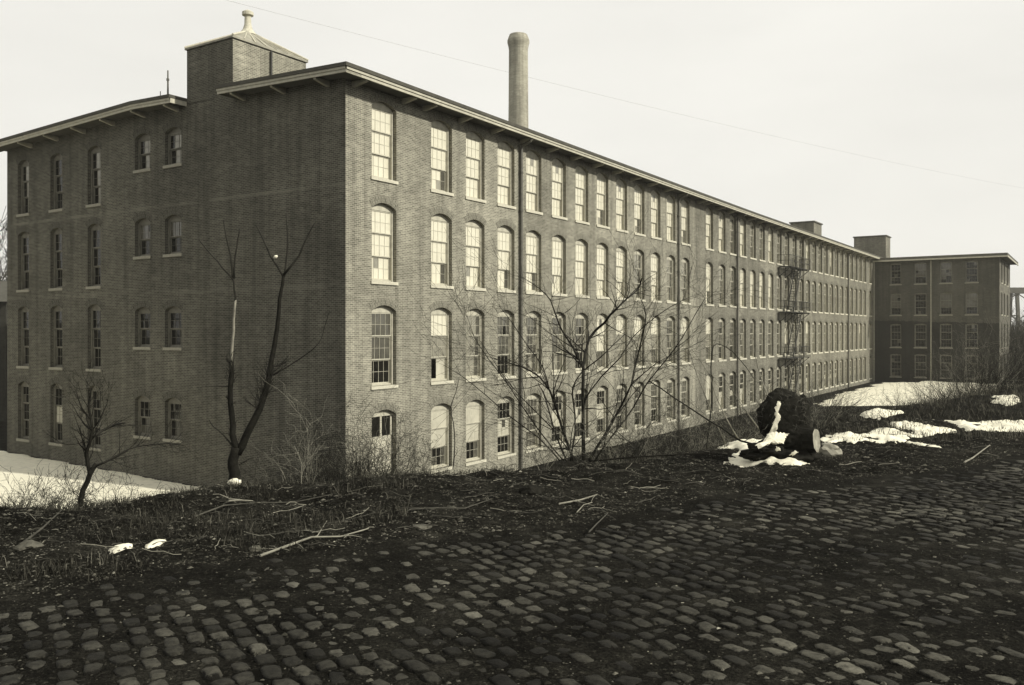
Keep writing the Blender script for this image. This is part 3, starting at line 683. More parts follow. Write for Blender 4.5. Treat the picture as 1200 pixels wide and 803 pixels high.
# ------------------------------------------------------------------ snow
def in_poly(p, poly):
    c = False; n = len(poly)
    for i in range(n):
        a, b = poly[i], poly[i-1]
        if (a[1] > p[1]) != (b[1] > p[1]) and p[0] < (b[0]-a[0])*(p[1]-a[1])/(b[1]-a[1])+a[0]: c = not c
    return c
def pdist(p, poly):
    d = 1e9; P = Vector(p)
    for i in range(len(poly)):
        a, b = Vector(poly[i-1]), Vector(poly[i]); e = b-a; t_ = max(0, min(1, (P-a).dot(e)/max(1e-9, e.length_squared))); d = min(d, (P-a-e*t_).length)
    return d
def to_ground(px, lvl=None):
    out = []
    for x, y in px:
        Y = -1.7 if lvl is None else lvl; d = F*(-Y)/(y-CY); out.append(((x-CX)/F*d, d))
    return out
def snow(poly, step, thick, label, lvl=None, plan=False, nz=1.0, seed=0, holes=.0, ramp=.22):
    pl = poly if plan else to_ground(poly, lvl)
    x0, x1 = min(p[0] for p in pl), max(p[0] for p in pl); y0, y1 = min(p[1] for p in pl), max(p[1] for p in pl)
    pad = step*2; nx_, ny_ = int((x1-x0+2*pad)/step)+1, int((y1-y0+2*pad)/step)+1
    idx = {}; vs, fs = [], []; val = {}
    for j in range(ny_+1):
        for i in range(nx_+1):
            x, y = x0-pad+i*step, y0-pad+j*step
            s = pdist((x, y), pl)*(1 if in_poly((x, y), pl) else -1)
            w = step*8
            s += nz*(.8*w*.5*noise.noise(V(x/w, y/w, seed))+.6*w*.5*noise.noise(V(x/w*2.6, y/w*2.6, seed+5))+.3*w*.5*noise.noise(V(x/w*6, y/w*6, seed+7)))
            if holes: s = min(s, (holes+noise.noise(V(x/w*.6, y/w*1.1, seed+9)))*w)
            val[i, j] = (x, y, s)
    for j in range(ny_):
        for i in range(nx_):
            c = [(i, j), (i+1, j), (i+1, j+1), (i, j+1)]
            if max(val[q][2] for q in c) <= 0: continue
            ids = []
            for q in c:
                if q not in idx:
                    x, y, s = val[q]; idx[q] = len(vs)
                    zz = ground(x, y, True) + (-.03-.02*(lvl is not None) if s <= 0 else min(thick, s*ramp)+thick*.25*noise.noise(V(x/step*.2, y/step*.2, 3))+.012)
                    vs.append((x, y, zz))
                ids.append(idx[q])
            fs.append(tuple(ids))
    me = bpy.data.meshes.new('snow_patch'); me.from_pydata(vs, [], fs); me.materials.append(M['snow'])
    me.polygons.foreach_set('use_smooth', [True]*len(fs)); me.update()
    o = bpy.data.objects.new('snow_patch', me); COL.objects.link(o); tag(o, label, 'snow', kind='stuff'); return o
snow([(825, 523), (845, 518), (880, 519), (892, 510), (915, 507), (925, 515), (905, 528), (940, 540), (948, 546), (930, 551), (900, 550), (870, 546), (850, 541), (868, 533), (862, 528), (828, 530)],
     0.03, .03, 'white snow patch lying round the foot of the uprooted stump', seed=1, holes=.75)
snow([(963, 516), (985, 512), (1010, 513), (1022, 506), (1045, 507), (1068, 512), (1060, 519), (1035, 518), (1000, 519), (975, 520)], 0.04, .028, 'long snow patch just right of the stump', seed=2, holes=.42)
snow([(1040, 500), (1075, 498), (1112, 503), (1118, 507), (1090, 512), (1065, 515), (1070, 508), (1050, 506)], 0.04, .028, 'ragged snow patch in the middle of the right bank', seed=3, holes=.42)
snow([(1114, 494), (1130, 493), (1140, 500), (1150, 494), (1200, 495), (1225, 494), (1225, 505), (1180, 505), (1140, 505), (1120, 501)], 0.05, .03, 'snow patch at the right edge beside the road', seed=4, holes=.42)
snow([(1010, 489), (1045, 484), (1060, 487), (1030, 492)], 0.05, .025, 'thin sliver of snow on the bank above the others', seed=5)
snow([(1068, 521), (1080, 522), (1096, 525), (1075, 526)], .04, .03, 'tiny snow scrap nearest the cobbled road', seed=6)
snow([(1160, 467), (1175, 466), (1196, 471), (1185, 475), (1165, 472)], 0.1, .06, 'low white snow heap in the brush at the right edge', seed=7)
snow([(1133, 449), (1150, 444), (1163, 450), (1160, 455), (1135, 455)], 0.2, .1, 'distant snow heap in the brush before the far wing', seed=8)
snow([(123, 648), (140, 643), (150, 640), (158, 643), (145, 649), (128, 652)], .022, .03, 'small snow scrap low on the left ground', seed=9, ramp=.25)
snow([(168, 640), (180, 634), (189, 634), (184, 640), (172, 643)], .02, .025, 'smaller snow scrap right of its twin on the left ground', seed=10, ramp=.25)
snow([(268, 565), (276, 561), (286, 566), (282, 569), (271, 569)], .02, .06, 'snow clump at the foot of the forked tree', seed=11, ramp=1.)
snow([(684, 538), (705, 535), (735, 536), (755, 537), (720, 539), (690, 540)], .03, .03, 'thin line of snow in front of the bare shrub', seed=12, ramp=.5)
# yard snow (plan coordinates in the mill's own axes)
def uvp(l): return [tuple(Pf(a, b, 0).xy) for a, b in l]
snow(uvp([(-.0, 5.2), (-.1, 12), (-.1, 18), (-.1, 24.3), (-.1, 34), (-16, 36), (-19, 20), (-9, 10.5), (-5, 7)]), .2, .10, 'broad snow field along the foot of the left end wall', plan=True, seed=13, nz=.25)
snow(uvp([(56, -3.2), (72, -1.6), (93, -1.5), (95.2, -3), (95.2, -26), (84, -24), (66, -13), (58, -7)]), .5, .12, 'snow covered yard in front of the far wing', plan=True, seed=14, nz=.6)

# ------------------------------------------------------------------ vegetation
def grow(mb, p, d, L, r, lvl, rg, n=5, curl=.25, up=.15, kids=(2, 4), spread=.6, tip=.25, seg=None, flat=.6, mi=0, minr=.0016):
    """a curved tapering limb with side limbs"""
    seg = seg or max(4, int(L/.12)); pts = [Vector(p)]; rad = [r]; d = Vector(d).normalized(); dirs = [d.copy()]
    for i in range(seg):
        d = (d+V(rg.gauss(0, curl), rg.gauss(0, curl*flat), rg.gauss(0, curl)+up)*(1/seg*2.2)).normalized()
        pts.append(pts[-1]+d*(L/seg)); rad.append(max(minr, r*(1-(1-tip)*(i+1)/seg))); dirs.append(d.copy())
    mb.tube(pts, rad, n if r > .012 else 4 if r > .005 else 3, cap=r > .01, mi=mi)
    if lvl > 0:
        for k in range(rg.randint(*kids)):
            j = rg.randint(max(1, seg//4), seg); ax = V(rg.gauss(0, 1), rg.gauss(0, flat), rg.gauss(0, .6)).normalized()
            nd = (dirs[j]*(1-.2*rg.random())+ax*spread).normalized()
            grow(mb, pts[j], nd, L*rg.uniform(.35, .7), max(minr, rad[j]*rg.uniform(.45, .7)), lvl-1, rg, n, curl, up, kids, spread, tip, None, flat, mi, minr)
def path(mb, pix, Y, r0, r1, n=6, rg=None, dj=.0, twigs=0, tl=.3, lvl=1, mi=0, sub=2, kids=(1, 3), up=.2):
    P = []; 
    for i, q in enumerate(pix):
        y = Y + (rg.uniform(-dj, dj)*i/len(pix)*1.5 if rg else 0) + (q[2] if len(q) > 2 else 0); P.append(at(q[0], q[1], y))
    # Catmull-Rom refinement
    Q = []
    for i in range(len(P)-1):
        a, b, c, d = P[max(i-1, 0)], P[i], P[i+1], P[min(i+2, len(P)-1)]
        for s in range(sub):
            t_ = s/sub; Q.append(.5*((2*b)+(c-a)*t_+(2*a-5*b+4*c-d)*t_*t_+(3*b-a-3*c+d)*t_**3))
    Q.append(P[-1]); m_ = len(Q)
    rad = [(r0+(r1-r0)*i/(m_-1)) for i in range(m_)]
    if rg: Q = [q+V(rg.gauss(0, 1), rg.gauss(0, 1), rg.gauss(0, 1))*min(.012, rad[i]*.25) for i, q in enumerate(Q)]
    mb.tube(Q, rad, n, mi=mi)
    for k in range(twigs):
        j = rg.randint(1, m_-1); t_ = (Q[j]-Q[j-1]).normalized()
        d = (t_+V(rg.gauss(0, .6), rg.gauss(0, .6), rg.gauss(0, .5))).normalized()
        grow(mb, Q[j], d, tl*rg.uniform(.5, 1.2), max(.0018, min(rad[j]*.5, .008)), lvl, rg, 4, .3, up, kids, .6, mi=mi)
    return Q
# forked pollard tree at the edge of the bank
rg = random.Random(3)
YT = 9.95
b = at(275, 566, YT); tree = empty('forked_tree', (b.x, b.y, b.z), 'forked bare tree with two long cropped stems in front of the end wall', 'tree')
m = MB()
path(m, [(275, 572), (274, 555), (275, 538), (277, 524)], YT, .068, .052, 10, rg, 0, 0)
path(m, [(277, 530), (273, 510), (271, 485), (270, 455), (271, 425)], YT, .040, .028, 8, rg, .0, 10, .12, 1)
path(m, [(278, 532), (290, 508), (303, 480), (312, 455), (318, 425), (324, 385), (329, 350), (332, 322)], YT, .046, .016, 8, rg, .0, 0, .15, 1)
m.build('trunk', 'bark_dark', tree, smooth=True)
m = MB(); path(m, [(271, 428), (272.5, 400), (274, 375), (276, 352)], YT, .016, .012, 7, rg); m.build('stripped_stem', 'stalk_pale', tree, smooth=True)
TB = []
m = MB(); path(m, [(276, 353), (275, 340), (273, 325)], YT, .013, .011, 6, rg); m.build('branch', 'twig', tree, smooth=True)
m = MB(); path(m, [(273, 327), (262, 315), (247, 298), (233, 281)], YT, .014, .006, 5, rg); m.build('branch', 'twig', tree, smooth=True)
m = MB(); path(m, [(273, 327), (270, 300), (265, 278), (262, 258)], YT, .014, .006, 5, rg); m.build('branch', 'twig', tree, smooth=True)
m = MB(); path(m, [(274, 326), (276, 300), (279, 280), (281, 268)], YT, .012, .006, 5, rg); m.build('branch', 'twig', tree, smooth=True)
m = MB(); path(m, [(332, 324), (318, 302), (308, 280), (300, 264)], YT, .015, .006, 5, rg); m.build('branch', 'twig', tree, smooth=True)
m = MB(); path(m, [(333, 324), (336, 300), (337, 275), (335, 250)], YT, .013, .005, 5, rg); m.build('branch', 'twig', tree, smooth=True)
m = MB(); path(m, [(333, 322), (350, 300), (360, 278), (371, 259)], YT, .015, .006, 5, rg); m.build('branch', 'twig', tree, smooth=True)
m = MB(); path(m, [(320, 440), (340, 428), (358, 416), (374, 402), (380, 385), (386, 365)], YT, .008, .003, 5, rg, .2); m.build('branch', 'twig', tree, smooth=True)
m = MB(); path(m, [(277, 528), (262, 510), (250, 500), (245, 492)], YT, .012, .005, 5, rg); m.build('branch', 'twig', tree, smooth=True)
m = MB(); path(m, [(271, 453), (258, 453), (240, 453)], YT, .008, .003, 5, rg); m.build('branch', 'twig', tree, smooth=True)
m = MB(); path(m, [(280, 545), (292, 538), (300, 536)], YT, .006, .003, 4, rg); m.build('branch', 'twig', tree, smooth=True)
m = MB()
for (x, y) in ((318, 440), (312, 455), (305, 470), (322, 430), (300, 478), (316, 448), (309, 462)):
    for k in range(8): grow(m, at(x, y, YT), V(rg.uniform(-.7, 1.2), rg.uniform(-.6, .4), rg.uniform(.1, 1)), rg.uniform(.08, .28), .006, 1, rg, 4, .3, .2)
for (x, y) in ((271, 428), (270, 440), (272, 450)):
    for k in range(8): grow(m, at(x, y, YT), V(rg.uniform(-1, 1), rg.uniform(-.5, .4), rg.uniform(.4, 1)), rg.uniform(.08, .16), .005, 1, rg, 4, .3, .2)
o = m.build('sprout', 'twig', tree, smooth=True); o['kind'] = 'stuff'
m = MB(); c = at(323, 301, YT-.02); m.tube([c-V(.02, 0, .015), c, c+V(.02, 0, .012)], [.010, .022, .008], 7); m.build('snow_clump', 'snow', tree, smooth=True)
blob_later = tree
# small crooked tree at the left
rg = random.Random(8); YL = 8.9
b = at(95, 588, YL); tree = empty('crooked_tree', (b.x, b.y, ground(b.x, b.y)), 'small crooked dark tree leaning right at the left edge of the bank', 'tree')
m = MB(); path(m, [(92, 596), (98, 575), (104, 556), (112, 545)], YL, .030, .024, 8, rg); path(m, [(106, 556), (101, 530), (109, 505), (104, 478), (107, 455)], YL, .022, .006, 7, rg, .2, 22, .35, 2)
m.build('trunk', 'bark_dark', tree, smooth=True)
m = MB(); path(m, [(112, 546), (130, 538), (150, 527), (170, 522), (198, 520), (215, 522)], YL, .013, .004, 6, rg, .3, 22, .28, 2)
m.build('branch', 'twig', tree, smooth=True); m = MB()
path(m, [(106, 512), (120, 505), (135, 498), (146, 496)], YL, .018, .006, 6, rg, .3, 9, .2, 1); m.build('branch', 'twig', tree, smooth=True); m = MB(); path(m, [(105, 490), (96, 478), (90, 460)], YL, .01, .004, 5, rg, .3, 8, .2, 1)
m.build('branch', 'twig', tree, smooth=True)
# shrubs helper
def shrub(name, x, y, Y, h, wid, n, seed, label, mats=('twig', 'stalk_pale'), pale=.15, lvl=2, r=.008, group=None, spread=.45, kids=(2, 4), root=None, cat='shrub', flat=1., curl=.55):
    rg = random.Random(seed); p = at(x, y, Y); gz = ground(p.x, p.y, False)
    m = MB()
    for k in range(n):
        a = rg.uniform(0, 6.283); f = rg.random()**.6; lean = wid/h*f
        d = V(math.cos(a)*lean, math.sin(a)*lean*flat, 1)
        q = V(p.x+math.cos(a)*wid*.35*f, p.y+math.sin(a)*wid*.35*f*flat, 0); q.z = ground(q.x, q.y, False)-.03
        grow(m, q, d, h*rg.uniform(.55, 1.1), r*rg.uniform(.5, 1.1), lvl, rg, 4, curl, .0, kids, spread, mi=1 if rg.random() < pale else 0)
    o = m.build(name, list(mats), loc=(p.x, p.y, gz), smooth=True)
    return tag(o, label, cat, group)
shrub('bramble_thicket', 392, 556, 10.9, .95, .85, 140, 21, 'dense tangled bramble thicket at the near corner of the mill', lvl=2, r=.0075, pale=.12, curl=.9)
shrub('bramble_thicket', 445, 556, 10.9, .85, .6, 50, 22, 'thin bleached thicket in front of the white corner door', pale=.45, r=.006, curl=.9)
shrub('sapling', 352, 562, 10.6, 1.0, .3, 8, 23, 'slender pale sapling between the forked tree and the thicket', pale=.7, r=.009, cat='sapling')
shrub('briar', 492, 552, 10.9, .55, .35, 12, 25, 'low briar just left of the second ground floor window', pale=.3, r=.004)
rg = random.Random(30); m = MB()
path(m, [(531, 550), (533, 520), (531, 495), (528, 478), (534, 460), (538, 442)], 10.9, .008, .003, 5, rg, .1, 4, .12, 1)
o = m.build('thin_sapling', 'twig', loc=at(531, 552, 10.9)); tag(o, 'single thin upright stem between two whitewashed windows', 'sapling')
# big bare shrub in the middle
rg = random.Random(40); YS = 12.0
b = at(680, 535, YS); root = empty('bare_shrub', (b.x, b.y, ground(b.x, b.y)), 'wide spreading bare shrub in front of the long facade', 'shrub')
m = MB()
stems = [([(683, 540), (683, 500), (684, 460), (684, 430), (690, 398), (708, 378), (722, 362), (735, 350), (748, 338), (752, 326)], .030, .007, 26),
 ([(684, 432), (672, 408), (660, 390), (652, 372), (645, 352), (632, 338), (612, 325)], .016, .004, 18),
 ([(672, 540), (662, 512), (652, 480), (644, 458), (632, 442), (612, 430), (590, 424), (572, 418)], .022, .005, 20),
 ([(664, 540), (650, 505), (640, 470), (634, 455)], .014, .008, 5),
 ([(668, 540), (674, 505), (672, 470), (671, 455), (682, 436), (700, 422), (718, 405), (732, 392)], .014, .005, 16),
 ([(690, 540), (712, 505), (728, 475), (740, 450), (745, 425), (752, 398), (757, 370), (752, 352)], .020, .005, 22),
 ([(697, 540), (722, 505), (742, 478), (758, 450), (782, 420), (800, 395), (814, 370), (826, 350)], .013, .004, 20),
 ([(656, 540), (630, 512), (600, 490), (568, 462), (540, 440), (520, 428)], .010, .003, 16),
 ([(660, 540), (628, 500), (596, 452), (572, 420), (556, 395), (548, 372)], .010, .003, 16),
 ([(676, 540), (645, 500), (615, 470), (590, 440), (563, 400)], .009, .003, 14),
 ([(644, 458), (636, 430), (618, 405), (600, 378), (586, 360)], .009, .003, 14),
 ([(740, 450), (770, 425), (792, 415), (822, 400)], .008, .003, 12),
 ([(684, 470), (706, 440), (726, 420), (742, 395), (770, 370), (800, 352), (818, 345)], .010, .003, 16)]
for px, r0, r1, tw in stems: path(m, px, YS, r0, r1, 6, rg, .7, tw+6, .85, 1, kids=(2, 4), up=.05)
m.build('stem', 'twig', root, smooth=True)
shrub('bare_shrub', 735, 536, 12.4, 1.0, .8, 36, 41, 'low tangle of thin stems right of the wide bare shrub', pale=.3, r=.006)
shrub('bare_shrub', 645, 540, 11.6, .6, .5, 16, 42, 'small low tangle at the left foot of the wide bare shrub', pale=.2, r=.005)
shrub('brush', 800, 530, 13.0, .7, .8, 40, 43, 'low dark brush on the bank edge left of the stump', pale=.2, r=.005)
shrub('brush', 850, 522, 13.6, .55, .6, 30, 44, 'low brush directly behind the snow at the stump', pale=.35, r=.005)
for i, (x, Y, hh, d) in enumerate([(655, 13.6, 1.0, 'behind the left stems of the wide shrub'), (712, 14.2, 1.1, 'behind the right stems of the wide shrub'), (752, 15.0, 1.1, 'below the second downpipe'), (788, 15.5, 1.2, 'left of the brick joint'),
    (822, 16.5, 1.2, 'at the brick joint'), (856, 17.5, 1.2, 'behind the arching stem'), (890, 19, 1.3, 'behind the root plate'), (925, 21, 1.3, 'below the fire escape'), (955, 23, 1.2, 'right of the fire escape')]):
    shrub('brush', x, 520, Y, hh, 1.1, 46, 140+i, 'brownish brush on the slope '+d, pale=.35, r=.007, group='brush on the slope above the mill yard')
shrub('brush', 600, 545, 11.6, .35, .6, 30, 46, 'low weeds on the bank lip below the downpipe', pale=.25, r=.004)
shrub('brush', 700, 538, 12.1, .5, .7, 44, 47, 'dense low tangle at the root of the wide bare shrub', pale=.25, r=.005)
shrub('brush', 770, 534, 12.6, .6, .7, 40, 48, 'dense low tangle under the slanting dark branch', pale=.2, r=.005)
shrub('brush', 905, 520, 14.2, .8, .8, 36, 49, 'dark brush directly behind the stump', pale=.2, r=.005)
shrub('brush', 950, 505, 15.6, .55, .9, 40, 50, 'dark brush on the bank just right of the stump', pale=.2, r=.005)
shrub('brush', 25, 592, 8.9, .45, .4, 30, 51, 'wiry weeds before the snow at the left edge', pale=.2, r=.004)
shrub('brush', 45, 600, 9.6, .55, .6, 40, 53, 'tall wiry weeds against the snow left of the crooked tree', pale=.2, r=.005)
shrub('brush', 130, 590, 9.6, .4, .5, 30, 54, 'wiry weeds right of the crooked tree', pale=.2, r=.004)
shrub('brush', 5, 600, 9.8, .6, .5, 34, 55, 'wiry weeds cut by the left edge of the picture', pale=.2, r=.005)
shrub('brush', 68, 588, 9.0, .4, .35, 26, 52, 'wiry weeds left of the crooked tree', pale=.2, r=.004)
# bent and leaning dead stems near the stump
def stick(name, px, Y, r0, r1, mat, label, dj=.3, tw=0, seed=1, cat='branch'):
    rg = random.Random(seed); m = MB(); path(m, px, Y, r0, r1, 6, rg, dj, tw, .2, 1)
    o = m.build(name, mat, loc=at(px[0][0], px[0][1], Y), smooth=True); return tag(o, label, cat)
stick('arching_stem', [(828, 528), (834, 470), (833, 430), (836, 406), (845, 404), (858, 412), (874, 430), (884, 444)], 13.0, .010, .005, 'twig', 'thin stem bent over in an arch left of the stump', seed=2, tw=5)
stick('leaning_stem', [(850, 520), (838, 492), (824, 458), (812, 425), (805, 402)], 12.8, .010, .005, 'stalk_pale', 'pale stem leaning left before the brick joint', seed=3)
stick('leaning_stem', [(866, 516), (850, 488), (838, 462), (832, 438)], 12.8, .009, .004, 'stalk_pale', 'shorter pale stem leaning left beside the arching stem', seed=4)
stick('leaning_stem', [(897, 512), (880, 490), (866, 470), (850, 445), (845, 435)], 12.6, .010, .004, 'stalk_pale', 'pale stem leaning away from the left side of the stump', seed=5, tw=3)
stick('long_branch', [(760, 446), (790, 466), (820, 486), (846, 502), (868, 517), (890, 522)], 12.0, .009, .014, 'twig', 'long straight dark branch slanting down towards the stump', seed=6, tw=4)
stick('leaning_stem', [(905, 480), (896, 455), (888, 430), (884, 410)], 12.6, .010, .004, 'stalk_pale', 'upright pale stem just behind the root plate', seed=7, tw=4)
stick('fallen_branch', [(690, 541), (740, 536), (800, 533), (840, 531), (862, 536)], 11.4, .012, .008, 'bark_dark', 'long dark fallen branch lying left of the stump snow', seed=8, tw=6, dj=.1)

# right bank brush: individual bare bushes
spots = [(965, 492, 17.2), (985, 480, 20), (1020, 472, 23), (1052, 470, 24), (1075, 464, 27), (1100, 462, 27), (1118, 458, 29), (1140, 460, 28), (1158, 455, 31), (1178, 458, 30), (1200, 455, 31), (1130, 448, 36), (1190, 448, 36), (1090, 452, 33), (1165, 446, 42), (1196, 440, 45)]
desc = ['just right of the stump behind the snow', 'at the left end of the right bank', 'over the snowy yard edge', 'behind the snow sliver', 'in front of the wing downpipe', 'below the third wing window', 'below the last wing window', 'beside the distant snow heap', 'under the wing corner', 'behind the low snow heap', 'at the right edge of the picture', 'farther back before the wing', 'farther back at the right edge', 'between the yard snow and the wing', 'beyond the wing corner', 'farthest back beneath the trestle']
for i, ((x, y, Y), d) in enumerate(zip(spots, desc)):
    big_ = i >= 5
    shrub('brush', x, y, Y, (.75 if i < 4 else 1.1 if i < 7 else 1.9)*rw.uniform(.85, 1.2), .9 if i < 3 else 1.8, 44 if i < 4 else 84, 60+i, 'bare dark bush '+d, pale=.2, r=.008 if i < 3 else .012, lvl=2, group='bare bushes along the right bank', spread=.55)
# dead grass and weed tussocks: one mass
rg = random.Random(77); m = MB()
def blade(p, h, lean, w, mi=0):
    a = rg.uniform(0, 6.283); d = V(math.cos(a), math.sin(a), 0); s = V(-d.y, d.x, 0)*w
    q = p+d*lean*.4+V(0, 0, h*.7); t_ = p+d*lean+V(0, 0, h*rg.uniform(.7, 1))
    m.face([p-s, p+s, q+s*.7, q-s*.7], None, mi); m.face([q-s*.7, q+s*.7, t_], None, mi)
cnt = 0
while cnt < 40000:
    t_ = rg.random()
    if t_ < .38:      # bank falling to the yard
        Y = rg.uniform(12.5, 30); x = rg.uniform(560, 1010); X_ = (x-CX)/F*Y
        if not .1 < edge_dist(X_, Y) < 8: continue
    elif t_ < .66:      # right bank
        x, Y = rg.uniform(900, 1230), rg.uniform(13.5, 34); X_ = (x-CX)/F*Y
    elif t_ < .86:    # lip of the bank
        i = rg.randint(3, 8); a, b2 = EDGE[i], EDGE[i+1]; f = rg.random(); X_ = a[0]+(b2[0]-a[0])*f+rg.gauss(0, .25); Y = a[1]+(b2[1]-a[1])*f+rg.gauss(.0, .35)
    else: X_, Y = rg.uniform(-5.5, -1), rg.uniform(6.0, 10)
    if road_in(X_, Y) > -.1: continue
    cl = noise.noise(V(X_*1.1, Y*1.1, 31))
    if cl < -.05: continue
    h = rg.uniform(.03, .13)*(1+.08*max(0, Y-10)); blade(V(X_, Y, ground(X_, Y, False)-.01), h, h*rg.uniform(.3, 1.3), .0022*(1+.07*Y), 1 if rg.random() < (.45 if Y > 13 else .12) else 0); cnt += 1
o = m.build('dead_grass', ['grass_dead', 'grass_pale']); tag(o, 'dead grass and weeds along the bank', 'grass', kind='stuff')
# cinders, clods, bits of bark and leaf: one mass
rg = random.Random(78); vs, fs, mi = [], [], []
n = 0
while n < 60000:
    Y = 4.2+12.5*rg.random()**1.1; X_ = rg.uniform(-.62, .62)*Y
    ro = road_in(X_, Y)
    if ro > -.1 and rg.random() > .10: continue
    if edge_dist(X_, Y) > .8: continue
    s = rg.uniform(.0035, .0095)*(.55+Y*.06)*(1.+1.3*(rg.random() < .07)); z = ground(X_, Y)+s*.15; a = rg.uniform(0, 3.14); c_, s_2 = math.cos(a), math.sin(a); el = rg.uniform(.6, 1.6)
    k0 = len(vs)
    for (px, py, pz) in ((-1, -.6, 0), (.9, -.7, 0), (1, .6, 0), (-.8, .7, 0), (rg.uniform(-.3, .3), rg.uniform(-.3, .3), rg.uniform(.3, .9))):
        px *= el; vs.append((X_+(px*c_-py*s_2)*s, Y+(px*s_2+py*c_)*s, z+pz*s))
    fs += [(k0, k0+1, k0+4), (k0+1, k0+2, k0+4), (k0+2, k0+3, k0+4), (k0+3, k0, k0+4)]; q = rg.random(); v_ = 0 if q < .70 else 1 if q < .985 else 2
    mi += [v_]*4; n += 1
me = bpy.data.meshes.new('gravel'); me.from_pydata(vs, [], fs)
for q in ('leaf_mat', 'rock', 'wood_cut'): me.materials.append(M[q])
me.polygons.foreach_set('material_index', mi); me.update(); o = bpy.data.objects.new('gravel', me); COL.objects.link(o)
tag(o, 'cinders, grit and bark crumbs strewn over the ground', 'gravel', kind='stuff')
# small twigs strewn about
rg = random.Random(79); m = MB()
for k in range(420):
    Y = rg.uniform(6.4, 13); X_ = rg.uniform(-.6, .45)*Y
    if road_in(X_, Y) > -.25 or edge_dist(X_, Y) > 0: continue
    a = rg.gauss(.15, .7); L_ = rg.uniform(.05, .38); d = V(math.cos(a), math.sin(a), 0)
    pts = [V(X_, Y, 0)+d*L_*(i/4)+V(rg.gauss(0, .008), rg.gauss(0, .008), 0) for i in range(5)]
    for p in pts: p.z = ground(p.x, p.y)+.012+rg.uniform(0, .02)
    m.tube(pts, rg.uniform(.0018, .0045), 4, mi=0 if rg.random() < .7 else 1)
o = m.build('twig_litter', ['bark_mid', 'stalk_pale']); tag(o, 'small broken twigs strewn over the bare ground', 'twigs', kind='stuff')
def lying(px, r, mat, label, seed, tw=0):
    rg = random.Random(seed); m = MB(); P = []
    for x, y in px:
        d = F*1.7/(y-CY); X_ = (x-CX)/F*d; P.append(V(X_, d, ground(X_, d)+.02+rg.uniform(0, .015)))
    m.tube(P, [r*(1-.5*i/(len(P)-1)) for i in range(len(P))], 6)
    for k in range(tw):
        i = rg.randrange(len(P)-1); q = P[i].lerp(P[i+1], rg.random()); e = q+V(rg.uniform(-.25, .25), rg.uniform(-.25, .25), 0); e.z = ground(e.x, e.y)+.02; m.tube([q, q.lerp(e, .5)+V(0, 0, .01), e], [.004, .003, .002], 4)
    o = m.build('fallen_stick', mat, loc=P[0]); tag(o, label, 'stick', 'sticks lying on the ground')
lying([(305, 655), (335, 645), (365, 637), (400, 632), (432, 625)], .010, 'stalk_pale', 'long pale stick lying lowest in the middle left ground', 1, 3)
lying([(330, 648), (352, 640), (372, 634), (383, 612)], .007, 'stalk_pale', 'pale bent stick crossing the longest one', 2, 2)
lying([(383, 616), (410, 609), (440, 607)], .006, 'bark_mid', 'short thin stick above the crossed sticks', 3, 2)
lying([(568, 558), (590, 551), (612, 548), (622, 547)], .010, 'stalk_pale', 'pale stick at the bank lip below the downpipe', 4, 1)
lying([(655, 592), (680, 588), (700, 584), (708, 586)], .009, 'stalk_pale', 'pale stick left of centre below the bare shrub', 5, 3)
lying([(676, 601), (684, 594), (694, 590)], .006, 'stalk_pale', 'tiny stick beside the one below the bare shrub', 6)
lying([(480, 603), (510, 601), (545, 598), (575, 590)], .008, 'bark_mid', 'dull stick on the leaf littered slope in the middle', 7, 4)
lying([(228, 606), (262, 597), (300, 592), (345, 587), (390, 583)], .008, 'bark_mid', 'long dull stick below the forked tree', 8, 4)
lying([(268, 594), (280, 591), (296, 586)], .010, 'stalk_pale', 'short pale stick nearest the forked tree', 9)
lying([(690, 628), (700, 617), (712, 605), (705, 600)], .007, 'bark_mid', 'crooked stick near the edge of the cobbles', 10, 2)
lying([(1130, 545), (1140, 537), (1152, 532), (1160, 528)], .012, 'stalk_pale', 'pale stick on the right bank by the road', 11, 2)
lying([(20, 640), (50, 622), (72, 604)], .010, 'bark_mid', 'dark stick at the far left of the ground', 12, 3)
# stones
def rock(x, y, s, label, seed, sq=.5, mat='rock'):
    rg = random.Random(seed); d = F*1.7/(y-CY); X_ = (x-CX)/F*d; bmx = bmesh.new(); bmesh.ops.create_icosphere(bmx, subdivisions=3, radius=1)
    for v in bmx.verts:
        n_ = 1+.45*noise.noise(v.co*1.3+V(seed, 0, 0))+.15*noise.noise(v.co*4+V(0, seed, 0)); v.co = V(v.co.x*s*n_, v.co.y*s*.8*n_, v.co.z*s*sq*n_)
    me = bpy.data.meshes.new('rock'); bmx.to_mesh(me); bmx.free(); me.materials.append(M[mat])
    o = bpy.data.objects.new('rock', me); COL.objects.link(o); o.location = (X_, d, ground(X_, d)+s*sq*.35); tag(o, label, 'rock')
rock(622, 578, .13, 'dark rounded rock lying below the bare shrub', 1, .5, 'bark_dark'); rock(780, 566, .10, 'dark broken rock between the bare shrub and the stump', 2, .5, 'bark_dark')
rock(444, 557, .045, 'small pale round stone at the bank lip by the thicket', 3, .8, 'stone_sill'); rock(34, 639, .10, 'pale stone half buried at the far left', 4, .5)
rock(492, 619, .09, 'flat pale stone in the middle ground', 5, .25); rock(972, 537, .16, 'pale rock just right of the stump', 6, .6, 'stone_sill_dark'); rock(300, 645, .05, 'small dull stone on the lower left ground', 7, .5)

